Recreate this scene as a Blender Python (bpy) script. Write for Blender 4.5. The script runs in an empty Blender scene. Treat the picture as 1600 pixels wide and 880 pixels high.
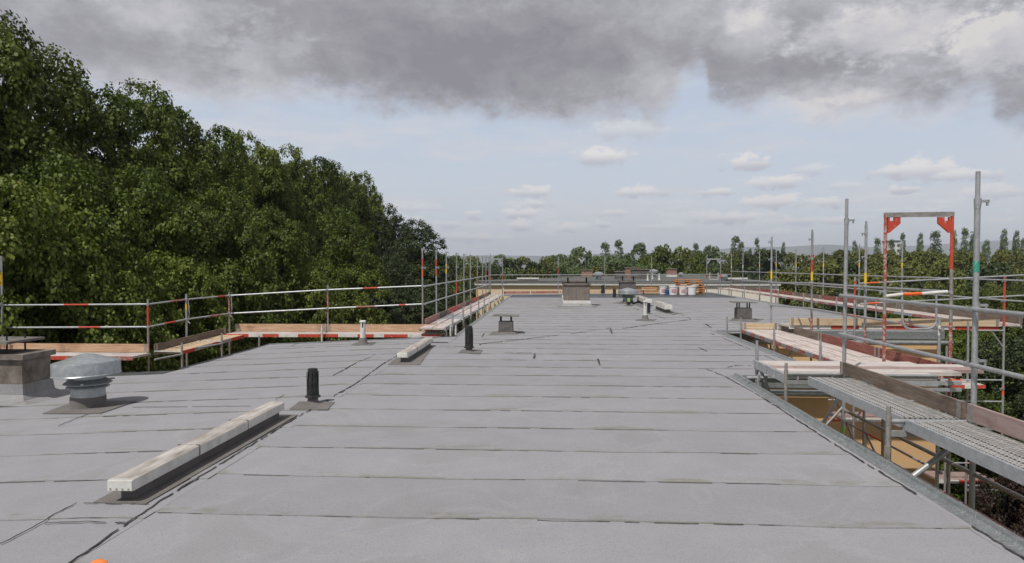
import bpy, bmesh, math, random
import numpy as np
from mathutils import Vector, Matrix

random.seed(7)
rng = np.random.default_rng(7)
scene = bpy.context.scene
COL = scene.collection

# ------------------------------------------------------------------ camera
F = 1100.0; H = 1.76
YAW = math.atan(62 / F); PIT = -math.atan(25 / F * math.cos(YAW))
cam = bpy.data.cameras.new('camera')
cam.sensor_width = 36; cam.lens = 36 * F / 1600; cam.clip_start = .05; cam.clip_end = 30000
camo = bpy.data.objects.new('camera', cam); COL.objects.link(camo)
camo.location = (0, 0, H)
camo.rotation_euler = (math.pi / 2 + PIT, 0, YAW)
scene.camera = camo

# ------------------------------------------------------------------ light
SUN_EL = math.radians(57); SUN_AZ = math.radians(210)     # azimuth from +Y towards +X
to_sun = Vector((math.sin(SUN_AZ) * math.cos(SUN_EL), math.cos(SUN_AZ) * math.cos(SUN_EL), math.sin(SUN_EL)))
sun = bpy.data.lights.new('sun', 'SUN'); sun.energy = 3.9; sun.angle = math.radians(.6); sun.color = (1, .95, .88)
so = bpy.data.objects.new('sun', sun); COL.objects.link(so)
so.rotation_euler = to_sun.to_track_quat('Z', 'Y').to_euler()
scene.view_settings.view_transform = 'Standard'; scene.view_settings.look = 'None'
scene.view_settings.exposure = 0.0; scene.view_settings.gamma = 1

def ray(px, py):
    x = (px - 800) / F; z = -(py - 440) / F
    y2 = math.cos(PIT) - z * math.sin(PIT); z2 = math.sin(PIT) + z * math.cos(PIT)
    return Vector((x * math.cos(YAW) - y2 * math.sin(YAW), x * math.sin(YAW) + y2 * math.cos(YAW), z2))

def P(px, py, X=None, Y=None, Z=None):
    r = ray(px, py)
    t = X / r.x if X is not None else (Y / r.y if Y is not None else (Z - H) / r.z)
    return Vector((r.x * t, r.y * t, H + r.z * t))

# ------------------------------------------------------------------ world
w = bpy.data.worlds.new('World'); scene.world = w; w.use_nodes = True
nt = w.node_tree; nt.nodes.clear(); N = nt.nodes; L = nt.links
def wn(t, **k):
    n = N.new(t)
    for a, b in k.items(): setattr(n, a, b)
    return n
def wmath(op, a, b=None, c=None, clamp=False):
    n = wn('ShaderNodeMath', operation=op, use_clamp=clamp)
    for i, v in enumerate((a, b, c)):
        if v is None: continue
        if isinstance(v, (int, float)): n.inputs[i].default_value = v
        else: L.new(v, n.inputs[i])
    return n.outputs[0]
def wvec(op, a, b=None, out=0):
    n = wn('ShaderNodeVectorMath', operation=op)
    for i, v in enumerate((a, b)):
        if v is None: continue
        if isinstance(v, (tuple, list)): n.inputs[i].default_value = v
        else: L.new(v, n.inputs[i])
    return n.outputs[out]
def wmix(fac, a, b):
    n = wn('ShaderNodeMix', data_type='RGBA')
    for i, v in ((0, fac), (6, a), (7, b)):
        if isinstance(v, (tuple, list)): n.inputs[i].default_value = (*v, 1)
        elif isinstance(v, (int, float)): n.inputs[i].default_value = v
        else: L.new(v, n.inputs[i])
    return n.outputs[2]
def wsmooth(v, lo, hi):
    n = wn('ShaderNodeMapRange', interpolation_type='SMOOTHSTEP')
    for i, x in enumerate((v, lo, hi)):
        if isinstance(x, (int, float)): n.inputs[i].default_value = x
        else: L.new(x, n.inputs[i])
    return n.outputs[0]
def wnoise(vec, scale, detail=6, rough=.55, dist=0.0, seed=0.0):
    n = wn('ShaderNodeTexNoise', noise_dimensions='3D')
    L.new(wvec('ADD', vec, (seed, seed * .7, seed * 1.3)), n.inputs['Vector'])
    n.inputs['Scale'].default_value = scale; n.inputs['Detail'].default_value = detail
    n.inputs['Roughness'].default_value = rough; n.inputs['Distortion'].default_value = dist
    return n
SKY = .1
tc = wn('ShaderNodeTexCoord'); dirv = wvec('NORMALIZE', tc.outputs['Generated'])
sep = wn('ShaderNodeSeparateXYZ'); L.new(dirv, sep.inputs[0])
az = wmath('ARCTAN2', sep.outputs[0], sep.outputs[1]); el = wmath('ARCSINE', sep.outputs[2])
comb = wn('ShaderNodeCombineXYZ'); L.new(az, comb.inputs[0]); L.new(el, comb.inputs[1]); ae = comb.outputs[0]
def AE(px, py):
    r = ray(px, py).normalized(); return math.atan2(r.x, r.y), math.asin(r.z)
warpn = wnoise(wvec('MULTIPLY', ae, (1, 1.5, 1)), 9, 8, .62)
warp = wvec('MULTIPLY', wvec('SUBTRACT', warpn.outputs['Color'], (.5, .5, .5)), (.075, .04, 0))
aew = wvec('ADD', ae, warp)
warpf = wnoise(wvec('MULTIPLY', ae, (1, 2.0, 1)), 34, 6, .62, seed=3)
pn = wnoise(wvec('MULTIPLY', ae, (1, 1.7, 1)), 48, 7, .66, seed=7)
aep = wvec('ADD', ae, wvec('MULTIPLY', wvec('SUBTRACT', warpf.outputs['Color'], (.5, .5, .5)), (.05, .022, 0)))
def blob(vec, px, py, rx, ry):
    a, e = AE(px, py); k = 1 / F
    d = wvec('MULTIPLY', wvec('SUBTRACT', vec, (a, e, 0)), (1 / (rx * k), 1 / (ry * k), 0))
    return wvec('LENGTH', d, out=1)
# clear sky
nish = wn('ShaderNodeTexSky', sky_type='NISHITA', sun_disc=False, sun_elevation=SUN_EL, sun_rotation=SUN_AZ)
nish.air_density = 1.0; nish.dust_density = 1.0; nish.ozone_density = 1.0
veil = wmix(wsmooth(el, 0.0, .30), tuple(c / SKY for c in (.70, .74, .80)), tuple(c / SKY for c in (.56, .65, .79)))
col = wmix(.82, nish.outputs[0], veil)
streak = wnoise(wvec('MULTIPLY', aew, (2.2, 11, 1)), 3.2, 6, .55, seed=9)
col = wmix(wmath('MULTIPLY', wsmooth(streak.outputs[0], .42, .68), .65), col, tuple(c / SKY for c in (.69, .69, .73)))
# small puffs
puffs = [(935,245,40,13,1),(1165,254,32,12,1),(1440,266,42,14,1),(1510,273,34,9,.9),(1390,268,22,8,.7),(1225,284,30,10,1),(1185,287,22,8,.7),
 (1210,316,46,10,1),(1290,316,28,10,1),(1140,340,60,8,1),(1000,300,34,9,1),(1120,300,20,6,.9),(825,300,34,8,.9),(838,318,26,7,.9),(812,334,34,8,1),
 (808,353,24,8,1),(893,356,26,8,1),(740,335,10,8,.8),(940,350,16,5,.9),(1405,296,18,5,.9),(1045,355,40,5,.6),(640,325,46,6,.45),(660,243,52,12,.35),
 (720,370,46,7,.7),(1320,290,26,7,.5),(1270,265,34,7,.5),(980,203,56,14,.6),(575,213,30,8,.25),(960,333,24,5,.6),(1560,300,44,8,.6),(1250,345,40,6,.7),
 (1310,345,18,6,.8),(700,350,30,6,.7),(1060,325,40,5,.35),(600,300,24,6,.3),(770,372,40,5,.7),(1180,365,60,5,.6),(1440,330,70,6,.4),(1500,345,50,6,.4)]
_pr = random.Random(4)
puffs = [q for q in puffs if q[4] >= .45]
hn = wnoise(wvec('MULTIPLY', aep, (7, 46, 1)), 2.2, 6, .6, seed=31)
hm_ = wmath('MULTIPLY', wsmooth(hn.outputs[0], .53, .66), wmath('MULTIPLY', wsmooth(el, .0, .03), wsmooth(el, .125, .06)))
col = wmix(wmath('MULTIPLY', hm_, .75), col, tuple(c / SKY for c in (.80, .785, .79)))
for (px, py, rx, ry, a) in puffs:
    d = blob(aep, px, py, rx * 1.35, ry * 1.55)
    m = wmath('MULTIPLY', wsmooth(wmath('ADD', wmath('SUBTRACT', 1.0, d), wmath('MULTIPLY', wmath('SUBTRACT', pn.outputs[0], .5), 2.2)), .10, .60), a)
    e0 = AE(px, py)[1]
    sh = wsmooth(wmath('SUBTRACT', wn_y := el, e0), -ry * .9 / F, ry * .5 / F)
    pc = wmix(sh, tuple(c / SKY for c in (.52, .53, .60)), tuple(c / SKY for c in (.84, .82, .81)))
    col = wmix(m, col, pc)
# big cloud deck: lower edge as a function of azimuth
fc = wn('ShaderNodeFloatCurve'); A0, A1 = -.75, .75
edge = [(-200,150),(0,165),(60,150),(140,150),(200,158),(330,165),(440,168),(500,158),(600,168),(700,182),(820,188),(950,196),(1030,188),(1060,150),(1090,125),(1110,160),(1150,172),
        (1210,165),(1250,192),(1330,203),(1420,188),(1500,172),(1540,165),(1560,195),(1650,205)]
cv = fc.mapping.curves[0]; pts = []
for px, py in edge:
    a, e = AE(px, py); u = (a - A0) / (A1 - A0)
    if 0 < u < 1: pts.append((u, e / .4))
cv.points[0].location = (0, pts[0][1]); cv.points[1].location = (1, pts[-1][1])
for p in pts: cv.points.new(*p)
fc.mapping.update()
L.new(wmath('MULTIPLY_ADD', az, 1 / (A1 - A0), -A0 / (A1 - A0), clamp=True), fc.inputs['Value'])
sepw = wn('ShaderNodeSeparateXYZ'); L.new(aew, sepw.inputs[0])
ed = wmath('MULTIPLY', fc.outputs[0], .4)
bn = wnoise(wvec('MULTIPLY', ae, (1, 1.5, 1)), 20, 9, .66, seed=5)
dd = wmath('ADD', wmath('SUBTRACT', sepw.outputs[1], ed), wmath('MULTIPLY', wmath('SUBTRACT', bn.outputs[0], .5), .085))
mbig = wsmooth(dd, -.012, .036)
n1 = wnoise(wvec('MULTIPLY', aew, (1, 1.9, 1)), 4.0, 8, .55, seed=11)
n2 = wnoise(wvec('MULTIPLY', aew, (1, 1.5, 1)), 15, 9, .66, seed=21)
tone = wmath('ADD', wmath('MULTIPLY_ADD', wmath('SUBTRACT', n1.outputs[0], .5), 1.0, .44), wmath('MULTIPLY', wmath('SUBTRACT', n2.outputs[0], .5), .95))
for (px, py, rx, ry, a) in [(720,100,430,85,-.34),(900,60,260,70,-.12),(150,75,170,40,-.12),(230,20,150,40,.16),(420,90,70,60,.25),(1380,52,130,36,.50),(1330,150,40,14,.25),(1250,170,50,20,.25),(1175,50,50,40,.30),(1170,120,95,50,-.22),
        (1300,165,120,40,.30),(1565,68,70,40,.42),(1120,20,90,25,.15),(230,15,60,22,.22),(1590,190,70,34,-.36),(1480,135,140,30,-.14),(1030,140,60,40,.25),(1270,95,70,22,-.22),(1500,20,120,30,-.10),(60,20,120,40,-.06),(330,110,90,60,.10)]:
    d = blob(aew, px, py, rx * 1.15, ry * 1.15)
    d = wmath('ADD', d, wmath('MULTIPLY', wmath('SUBTRACT', pn.outputs[0], .5), 1.6 if a > 0 else .5))
    tone = wmath('ADD', tone, wmath('MULTIPLY', wsmooth(wmath('SUBTRACT', 1.15, d), 0.0, .75 if a > 0 else 1.0), a))
# thin edges are lighter
tone = wmath('ADD', tone, wmath('MULTIPLY', wsmooth(dd, .05, 0.0), .22))
cr = wn('ShaderNodeValToRGB'); L.new(tone, cr.inputs[0])
els = cr.color_ramp.elements
els[0].position = 0.0; els[0].color = (.25, .24, .27, 1); els[1].position = 1.0; els[1].color = (.72, .69, .68, 1)
for p, c in ((.3, (.335, .325, .355)), (.55, (.455, .45, .49)), (.8, (.58, .57, .60))):
    x = els.new(p); x.color = (*c, 1)
big = wmix(1.0, (0, 0, 0), cr.outputs[0])
bigs = wn('ShaderNodeVectorMath', operation='SCALE'); L.new(big, bigs.inputs[0]); bigs.inputs['Scale'].default_value = 1 / SKY
col = wmix(mbig, col, bigs.outputs[0])
bg = wn('ShaderNodeBackground'); L.new(col, bg.inputs[0]); bg.inputs[1].default_value = SKY
wo = wn('ShaderNodeOutputWorld'); L.new(bg.outputs[0], wo.inputs[0])

# ------------------------------------------------------------------ materials
class M:
    def __init__(s, name, rough=.8, metal=0.0, spec=.3):
        m = bpy.data.materials.new(name); m.use_nodes = True; s.m = m; s.t = m.node_tree
        s.b = s.t.nodes['Principled BSDF']; s.b.inputs['Roughness'].default_value = rough
        s.b.inputs['Metallic'].default_value = metal; s.b.inputs['Specular IOR Level'].default_value = spec
        s.co = s.t.nodes.new('ShaderNodeTexCoord')
    def n(s, t, **k):
        n = s.t.nodes.new(t)
        for a, b in k.items(): setattr(n, a, b)
        return n
    def lk(s, a, b): s.t.links.new(a, b)
    def vec(s, which='Object', scale=(1, 1, 1)):
        if which == 'World':
            g = s.n('ShaderNodeNewGeometry').outputs['Position']
        else: g = s.co.outputs[which]
        m = s.n('ShaderNodeMapping'); s.lk(g, m.inputs[0]); m.inputs['Scale'].default_value = scale
        return m.outputs[0]
    def noise(s, scale, detail=4, rough=.55, which='World', sc=(1, 1, 1), dist=0):
        n = s.n('ShaderNodeTexNoise'); s.lk(s.vec(which, sc), n.inputs['Vector'])
        n.inputs['Scale'].default_value = scale; n.inputs['Detail'].default_value = detail
        n.inputs['Roughness'].default_value = rough; n.inputs['Distortion'].default_value = dist
        return n.outputs[0]
    def ramp(s, v, stops):
        r = s.n('ShaderNodeValToRGB'); s.lk(v, r.inputs[0]); e = r.color_ramp.elements
        e[0].position, e[0].color = stops[0][0], (*stops[0][1], 1)
        e[1].position, e[1].color = stops[-1][0], (*stops[-1][1], 1)
        for p, c in stops[1:-1]:
            x = e.new(p); x.color = (*c, 1)
        return r.outputs[0]
    def mix(s, f, a, b, mode='MIX'):
        n = s.n('ShaderNodeMix', data_type='RGBA', blend_type=mode)
        for i, v in ((0, f), (6, a), (7, b)):
            if isinstance(v, (tuple, list)): n.inputs[i].default_value = (*v, 1)
            elif isinstance(v, (int, float)): n.inputs[i].default_value = v
            else: s.lk(v, n.inputs[i])
        return n.outputs[2]
    def sm(s, v, lo, hi, a=0., b=1.):
        n = s.n('ShaderNodeMapRange', interpolation_type='SMOOTHSTEP'); s.lk(v, n.inputs[0])
        for i, x in enumerate((lo, hi, a, b)): n.inputs[i + 1].default_value = x
        return n.outputs[0]
    def ma(s, op, a, b=0.0):
        n = s.n('ShaderNodeMath', operation=op)
        for i, v in enumerate((a, b)):
            if isinstance(v, (int, float)): n.inputs[i].default_value = v
            else: s.lk(v, n.inputs[i])
        return n.outputs[0]
    def color(s, c): s.lk(c, s.b.inputs['Base Color'])
    def bump(s, h, strength=.3, dist=.01):
        n = s.n('ShaderNodeBump'); s.lk(h, n.inputs['Height']); n.inputs['Strength'].default_value = strength
        n.inputs['Distance'].default_value = dist; s.lk(n.outputs[0], s.b.inputs['Normal'])

def simple(name, c1, c2, scale=6, rough=.8, metal=0., spec=.3, bump=0., sc=(1, 1, 1), which='World', lo=.35, hi=.65):
    m = M(name, rough, metal, spec)
    v = m.noise(scale, 6, .6, which, sc)
    m.color(m.ramp(v, [(lo, c1), (hi, c2)]))
    if bump: m.bump(v, bump, .01)
    return m.m

# bitumen roofing felt: mineral granules, faint cloudy wear, mossy dirt above each lap
m = M('roofing_felt', .88, 0, .25)
g1 = m.noise(260, 2, .7); g2 = m.noise(70, 3, .65); big_ = m.noise(.45, 5, .55); mid_ = m.noise(2.2, 5, .6)
base = m.ramp(big_, [(.3, (.226, .227, .241)), (.7, (.270, .271, .288))])
base = m.mix(.55, base, m.ramp(mid_, [(.25, (.206, .207, .218)), (.75, (.286, .287, .303))]))
base = m.mix(m.sm(g1, .42, .62, 0, .55), base, (.36, .362, .385))
base = m.mix(m.sm(g2, .54, .66, 0, .38), base, (.16, .16, .17))
uvx = m.n('ShaderNodeSeparateXYZ'); m.lk(m.co.outputs['UV'], uvx.inputs[0])
stn = m.noise(1.1, 6, .7, 'World', (1, 3, 1)); stn2 = m.noise(9, 4, .7)
lim = m.ma('MULTIPLY', m.sm(stn, .44, .68), .22)
st = m.sm(m.ma('SUBTRACT', m.ma('ADD', lim, m.ma('MULTIPLY', stn2, .05)), uvx.outputs[1]), -.01, .13)
base = m.mix(m.ma('MULTIPLY', st, .6), base, (.185, .180, .135))
pud = m.noise(.8, 4, .5, 'World', (1, 1, 1), .8)
ring = m.sm(m.ma('ABSOLUTE', m.ma('SUBTRACT', pud, .56)), .016, .0)
base = m.mix(m.ma('MULTIPLY', ring, .16), base, (.36, .355, .35))
base = m.mix(m.ma('MULTIPLY', m.sm(pud, .57, .62), .16), base, (.19, .188, .18))
scf = m.noise(5, 5, .8, 'World', (1, .35, 1), 1.5); base = m.mix(m.sm(scf, .64, .72, 0, .22), base, (.15, .148, .145))
oi = m.n('ShaderNodeObjectInfo'); hs = m.n('ShaderNodeHueSaturation'); m.lk(base, hs.inputs['Color']); m.lk(m.ma('ADD', m.ma('MULTIPLY', oi.outputs['Random'], .08), .93), hs.inputs['Value'])
m.color(hs.outputs[0]); m.bump(g2, .5, .005); FELT = m.m
BITUMEN = simple('bitumen_seam', (.016, .016, .016), (.085, .082, .076), 14, .6)
PATCHM = M('flashing_felt', .85); v = PATCHM.noise(3, 6, .65); g = PATCHM.noise(180, 2, .7)
PATCHM.color(PATCHM.mix(PATCHM.sm(g, .4, .6, 0, .35), PATCHM.ramp(v, [(.3, (.105, .098, .092)), (.7, (.165, .155, .148))]), (.22, .21, .205))); PATCHM.bump(g, .3, .003); PATCHM = PATCHM.m

def galv(name, c1, c2, rust=None, rough=.42, metal=.55):
    m = M(name, rough, metal, .4)
    v = m.noise(14, 6, .65); s = m.noise(60, 4, .7)
    c = m.ramp(v, [(.3, c1), (.7, c2)])
    c = m.mix(m.sm(s, .57, .66, 0, .7), c, (.62, .61, .58))
    if rust: c = m.mix(m.sm(m.noise(22, 5, .75), .56, .66, 0, .85), c, rust)
    m.color(c); m.b.inputs['Roughness'].default_value = rough; m.bump(s, .08, .003)
    return m.m
STEEL = galv('galvanised_tube', (.30, .31, .32), (.46, .47, .48))
RUSTY = galv('galvanised_tube_stained', (.26, .24, .22), (.42, .40, .38), (.20, .10, .06))
ZINC = galv('zinc_sheet', (.28, .31, .32), (.44, .475, .49), None, .36, .55)
GUTTER = galv('gutter_sheet', (.16, .175, .18), (.26, .28, .285), None, .5, .4)
def paint(name, c, under=(.42, .42, .42), wear=.60, rough=.55):
    m = M(name, rough, 0, .35)
    v = m.noise(26, 6, .75); b_ = m.noise(5, 4, .6)
    cc = m.mix(m.sm(b_, .3, .7, 0, .35), c, tuple(x * .6 for x in c))
    m.color(m.mix(m.sm(v, wear, wear + .08), cc, under)); return m.m
RED = paint('red_paint', (.50, .065, .035), (.45, .40, .38), .57); REDWORN = paint('worn_red_paint', (.34, .075, .055), (.40, .36, .34), .49)
YEL = paint('yellow_band', (.75, .50, .04)); ORG = paint('orange_band', (.75, .13, .03))
GREENTAG = paint('green_sticker', (.30, .55, .12), (.7, .8, .5), .62); TEALTAG = paint('teal_sticker', (.05, .30, .22), (.8, .85, .8), .6)
WHITEP = simple('white_coating', (.52, .52, .49), (.66, .66, .63), 9, .55, 0, .35)
WHITETOP = simple('dirty_white_top', (.24, .21, .18), (.50, .48, .45), 5, .7, sc=(2, .4, 2))
BLACKP = simple('black_plastic', (.008, .009, .009), (.028, .03, .03), 18, .5)
def wood(name, c1, c2, c3, axis=1, scale=3.0):
    m = M(name, .8, 0, .2); sc = [9, 9, 9]; sc[axis] = .7
    v = m.noise(scale, 6, .65, 'World', tuple(sc), .6); b_ = m.noise(1.7, 5, .7)
    c = m.ramp(v, [(.28, c1), (.5, c2), (.72, c3)])
    c = m.mix(m.sm(b_, .52, .72, 0, .55), c, tuple(x * .55 for x in c1)); m.color(c); m.bump(v, .25, .004); return m.m
W_OR_X = wood('orange_timber', (.34, .20, .125), (.48, .31, .20), (.58, .42, .30), 0)
W_GR_Y = wood('grey_brown_board', (.10, .075, .06), (.17, .135, .11), (.25, .21, .18), 1)
W_RB_Y = wood('red_brown_board', (.17, .05, .04), (.24, .085, .07), (.30, .17, .14), 1)
W_PI_Y = wood('faded_pink_board', (.24, .17, .155), (.31, .225, .21), (.37, .30, .28), 1)
W_PL_X = wood('pale_timber', (.42, .30, .18), (.55, .42, .28), (.64, .53, .40), 0)
W_DK_Y = wood('pale_deck_board', (.40, .34, .31), (.52, .46, .43), (.62, .57, .54), 1, 2.0)
W_DK_X = wood('pink_deck_board', (.34, .30, .275), (.48, .44, .415), (.62, .585, .56), 0, 2.0)
PALLET = wood('pallet_timber', (.34, .15, .07), (.50, .25, .12), (.60, .34, .18), 0)
# perforated steel deck
m = M('perforated_steel_deck', .5, .45, .4)
vv = m.n('ShaderNodeTexVoronoi'); vv.feature = 'F1'; m.lk(m.vec('World', (1, 1, 0)), vv.inputs['Vector']); vv.inputs['Scale'].default_value = 22; vv.inputs['Randomness'].default_value = .12
hole = m.sm(vv.outputs['Distance'], .34, .22)
dv = m.noise(8, 6, .7)
m.color(m.mix(hole, m.ramp(dv, [(.3, (.34, .335, .32)), (.7, (.56, .55, .53))]), (.13, .13, .125))); m.bump(m.ma('SUBTRACT', 1.0, hole), .9, .008); PERF = m.m
ALU = galv('aluminium_rail', (.34, .36, .38), (.50, .52, .54), None, .45, .5)
def wallm(name, c):
    m = M(name, .9, 0, .15); a = m.noise(.8, 5, .6); b_ = m.noise(60, 3, .7)
    str_ = m.noise(1.0, 5, .6, 'World', (5, 5, .35))
    cc = m.mix(m.sm(a, .3, .7, 0, .25), c, tuple(x * .8 for x in c)); cc = m.mix(m.sm(str_, .55, .75, 0, .25), cc, tuple(x * .62 for x in c))
    m.color(cc); m.bump(b_, .3, .004); return m.m
WALL = wallm('ochre_render', (.66, .44, .235)); WALLB = wallm('beige_render', (.70, .56, .36)); WALLW = wallm('cream_render', (.72, .68, .60))
CONC = simple('weathered_concrete', (.10, .085, .07), (.22, .195, .17), 5, .9, bump=.4)
BRICKR = simple('dark_rendered_block', (.13, .115, .10), (.23, .20, .175), 9, .9, bump=.5, sc=(3, 3, .6))
BRICKB = simple('brown_block', (.22, .12, .09), (.32, .20, .16), 7, .9, bump=.3)
FASC = simple('dark_fascia', (.05, .055, .06), (.10, .11, .115), 5, .5, .3)
DARKROOF = simple('dark_gravel_roof', (.075, .08, .075), (.13, .135, .13), 1.2, .9)
DARKP = simple('dark_plaster', (.085, .08, .078), (.14, .13, .125), 8, .85, bump=.2)
BLUEP = simple('blue_plastic', (.02, .12, .30), (.03, .16, .36), 5, .4)
BUCKETW = simple('white_plastic', (.70, .71, .72), (.80, .80, .80), 3, .4)
LABELR = simple('printed_label', (.50, .22, .25), (.62, .40, .44), 20, .5)
BARK = simple('bark', (.05, .04, .03), (.11, .09, .07), 4, .95, bump=.6, sc=(4, 4, .8))
PLATE = simple('weathered_plate', (.10, .095, .085), (.20, .19, .17), 6, .7, .1)
ORP = simple('orange_plastic', (.75, .18, .04), (.85, .25, .06), 5, .45)
GLASS = simple('window_glass', (.03, .04, .05), (.06, .07, .08), 2, .15, 0, .5)

def leafm(name, lo, mid, hi, tr=.3, dark=1.0):
    m = M(name, .55, 0, .3)
    at = m.n('ShaderNodeAttribute'); at.attribute_name = 'leafvar'
    oi = m.n('ShaderNodeObjectInfo')
    big = m.noise(.35, 3, .5)
    v = m.ma('ADD', m.ma('MULTIPLY', at.outputs['Fac'], .6), m.ma('MULTIPLY', big, .4))
    c = m.ramp(v, [(.15, lo), (.5, mid), (.85, hi)])
    hs = m.n('ShaderNodeHueSaturation'); m.lk(c, hs.inputs['Color'])
    m.lk(m.ma('ADD', m.ma('MULTIPLY', oi.outputs['Random'], .5), .75), hs.inputs['Value'])
    m.color(hs.outputs[0])
    tl = m.n('ShaderNodeBsdfTranslucent'); m.lk(hs.outputs[0], tl.inputs[0])
    mx = m.n('ShaderNodeMixShader'); mx.inputs[0].default_value = tr
    out = m.t.nodes['Material Output']
    m.lk(m.b.outputs[0], mx.inputs[1]); m.lk(tl.outputs[0], mx.inputs[2]); m.lk(mx.outputs[0], out.inputs[0]); return m.m
LEAF_A = leafm('leaves_bright', (.026, .048, .005), (.084, .122, .013), (.195, .220, .040))
LEAF_B = leafm('leaves_dark', (.022, .036, .012), (.045, .066, .022), (.080, .105, .038), .25)
LEAF_C = leafm('leaves_grey_green', (.070, .110, .040), (.115, .165, .058), (.165, .215, .080))
LEAF_D = leafm('leaves_olive', (.065, .085, .018), (.120, .140, .030), (.180, .180, .048))
LEAF_R = leafm('leaves_purple', (.018, .012, .010), (.035, .020, .016), (.055, .032, .026), .15)

# ------------------------------------------------------------------ mesh helpers
class MB:
    def __init__(s): s.v = []; s.f = []; s.mi = []; s.mats = []; s.uv = None
    def mat(s, m):
        if m not in s.mats: s.mats.append(m)
        return s.mats.index(m)
    def box(s, c, size, m, rot=None, taper=None):
        k = s.mat(m); b = len(s.v); hx, hy, hz = (q / 2 for q in size); c = Vector(c)
        for dz in (-1, 1):
            tx = taper if (taper and dz > 0) else 1
            for dx, dy in ((-1, -1), (1, -1), (1, 1), (-1, 1)):
                p = Vector((dx * hx * tx, dy * hy * tx, dz * hz))
                if rot is not None: p = rot @ p
                s.v.append(c + p)
        for f in ((3, 2, 1, 0), (4, 5, 6, 7), (0, 1, 5, 4), (1, 2, 6, 5), (2, 3, 7, 6), (3, 0, 4, 7)):
            s.f.append([b + i for i in f]); s.mi.append(k)
        return s
    def beam(s, p0, p1, wdt, hgt, m, t0=0., t1=1.):
        p0 = Vector(p0); p1 = Vector(p1); d = p1 - p0; a = p0 + d * t0; e = p0 + d * t1
        y = (e - a); ln = y.length; y.normalize(); x = y.cross(Vector((0, 0, 1)))
        if x.length < 1e-4: x = Vector((1, 0, 0))
        x.normalize(); z = x.cross(y)
        rot = Matrix((x, y, z)).transposed()
        return s.box((a + e) / 2, (wdt, ln, hgt), m, rot)
    def tube(s, p0, p1, r, m, n=10, r1=None, cap=True, bands=None):
        """bands: list of (t0, t1, material) overriding the base material along the tube"""
        p0 = Vector(p0); p1 = Vector(p1); d = (p1 - p0).normalized()
        a = d.cross(Vector((0, 0, 1)));  a = Vector((1, 0, 0)) if a.length < 1e-3 else a.normalized()
        b = d.cross(a); r1 = r if r1 is None else r1
        ts = {0., 1.}
        for q in (bands or []): ts.add(q[0]); ts.add(q[1])
        ts = sorted(ts); base = len(s.v)
        for t in ts:
            c = p0.lerp(p1, t); rr = r + (r1 - r) * t
            for i in range(n):
                q = 2 * math.pi * i / n; s.v.append(c + a * (rr * math.cos(q)) + b * (rr * math.sin(q)))
        for j in range(len(ts) - 1):
            mm = m; mid = (ts[j] + ts[j + 1]) / 2
            for q in (bands or []):
                if q[0] < mid < q[1]: mm = q[2]
            k = s.mat(mm)
            for i in range(n):
                i2 = (i + 1) % n
                s.f.append([base + j * n + i, base + j * n + i2, base + (j + 1) * n + i2, base + (j + 1) * n + i]); s.mi.append(k)
        if cap:
            s.f.append([base + i for i in range(n)][::-1]); s.mi.append(s.mat(m))
            s.f.append([base + (len(ts) - 1) * n + i for i in range(n)]); s.mi.append(s.mat(m))
        return s
    def path(s, pts, r, m, n=8):
        for a, b in zip(pts[:-1], pts[1:]): s.tube(a, b, r, m, n)
        return s
    def lathe(s, prof, m, n=32, c=(0, 0, 0), rot=None, mats=None):
        base = len(s.v); c = Vector(c)
        for r, z in prof:
            for i in range(n):
                q = 2 * math.pi * i / n; p = Vector((r * math.cos(q), r * math.sin(q), z))
                if rot is not None: p = rot @ p
                s.v.append(c + p)
        for j in range(len(prof) - 1):
            k = s.mat(mats[j] if mats else m)
            for i in range(n):
                i2 = (i + 1) % n
                s.f.append([base + j * n + i, base + j * n + i2, base + (j + 1) * n + i2, base + (j + 1) * n + i]); s.mi.append(k)
        return s
    def poly(s, pts, m, thick=0.0):
        k = s.mat(m); b = len(s.v); n = len(pts)
        s.v += [Vector(p) for p in pts]
        s.f.append([b + i for i in range(n)]); s.mi.append(k)
        if thick:
            s.v += [Vector(p) - Vector((0, 0, thick)) for p in pts]
            s.f.append([b + n + i for i in range(n)][::-1]); s.mi.append(k)
            for i in range(n):
                j = (i + 1) % n; s.f.append([b + i, b + n + i, b + n + j, b + j]); s.mi.append(k)
        return s
    def mesh(s, name, off=(0, 0, 0), smooth=False, recalc=True):
        me = bpy.data.meshes.new(name); off = Vector(off)
        me.from_pydata([tuple(Vector(v) - off) for v in s.v], [], s.f)
        for m in s.mats: me.materials.append(m)
        me.polygons.foreach_set('material_index', s.mi)
        if recalc:
            bm = bmesh.new(); bm.from_mesh(me); bmesh.ops.recalc_face_normals(bm, faces=bm.faces); bm.to_mesh(me); bm.free()
        if smooth:
            me.polygons.foreach_set('use_smooth', [True] * len(me.polygons))
            me.set_sharp_from_angle(angle=math.radians(38))
        return me
    def build(s, name, parent=None, smooth=False, recalc=True, origin=None):
        off = parent_world(parent)
        if origin is not None: off = Vector(origin)
        o = bpy.data.objects.new(name, s.mesh(name, off, smooth, recalc)); COL.objects.link(o)
        o.parent = parent
        o.location = off - parent_world(parent)
        return o
def parent_world(p):
    v = Vector((0, 0, 0))
    while p is not None: v += Vector(p.location); p = p.parent
    return v
def tag(o, label=None, cat=None, group=None, kind=None):
    if label: o['label'] = label
    if cat: o['category'] = cat
    if group: o['group'] = group
    if kind: o['kind'] = kind
    return o
def thing(name, loc, label, cat, group=None):
    o = bpy.data.objects.new(name, None); COL.objects.link(o); o.location = loc
    o.empty_display_size = .2
    return tag(o, label, cat, group)
def copy_tree(o, parent=None):
    c = o.copy(); COL.objects.link(c); c.parent = parent
    for ch in list(o.children): copy_tree(ch, c)
    return c

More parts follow.
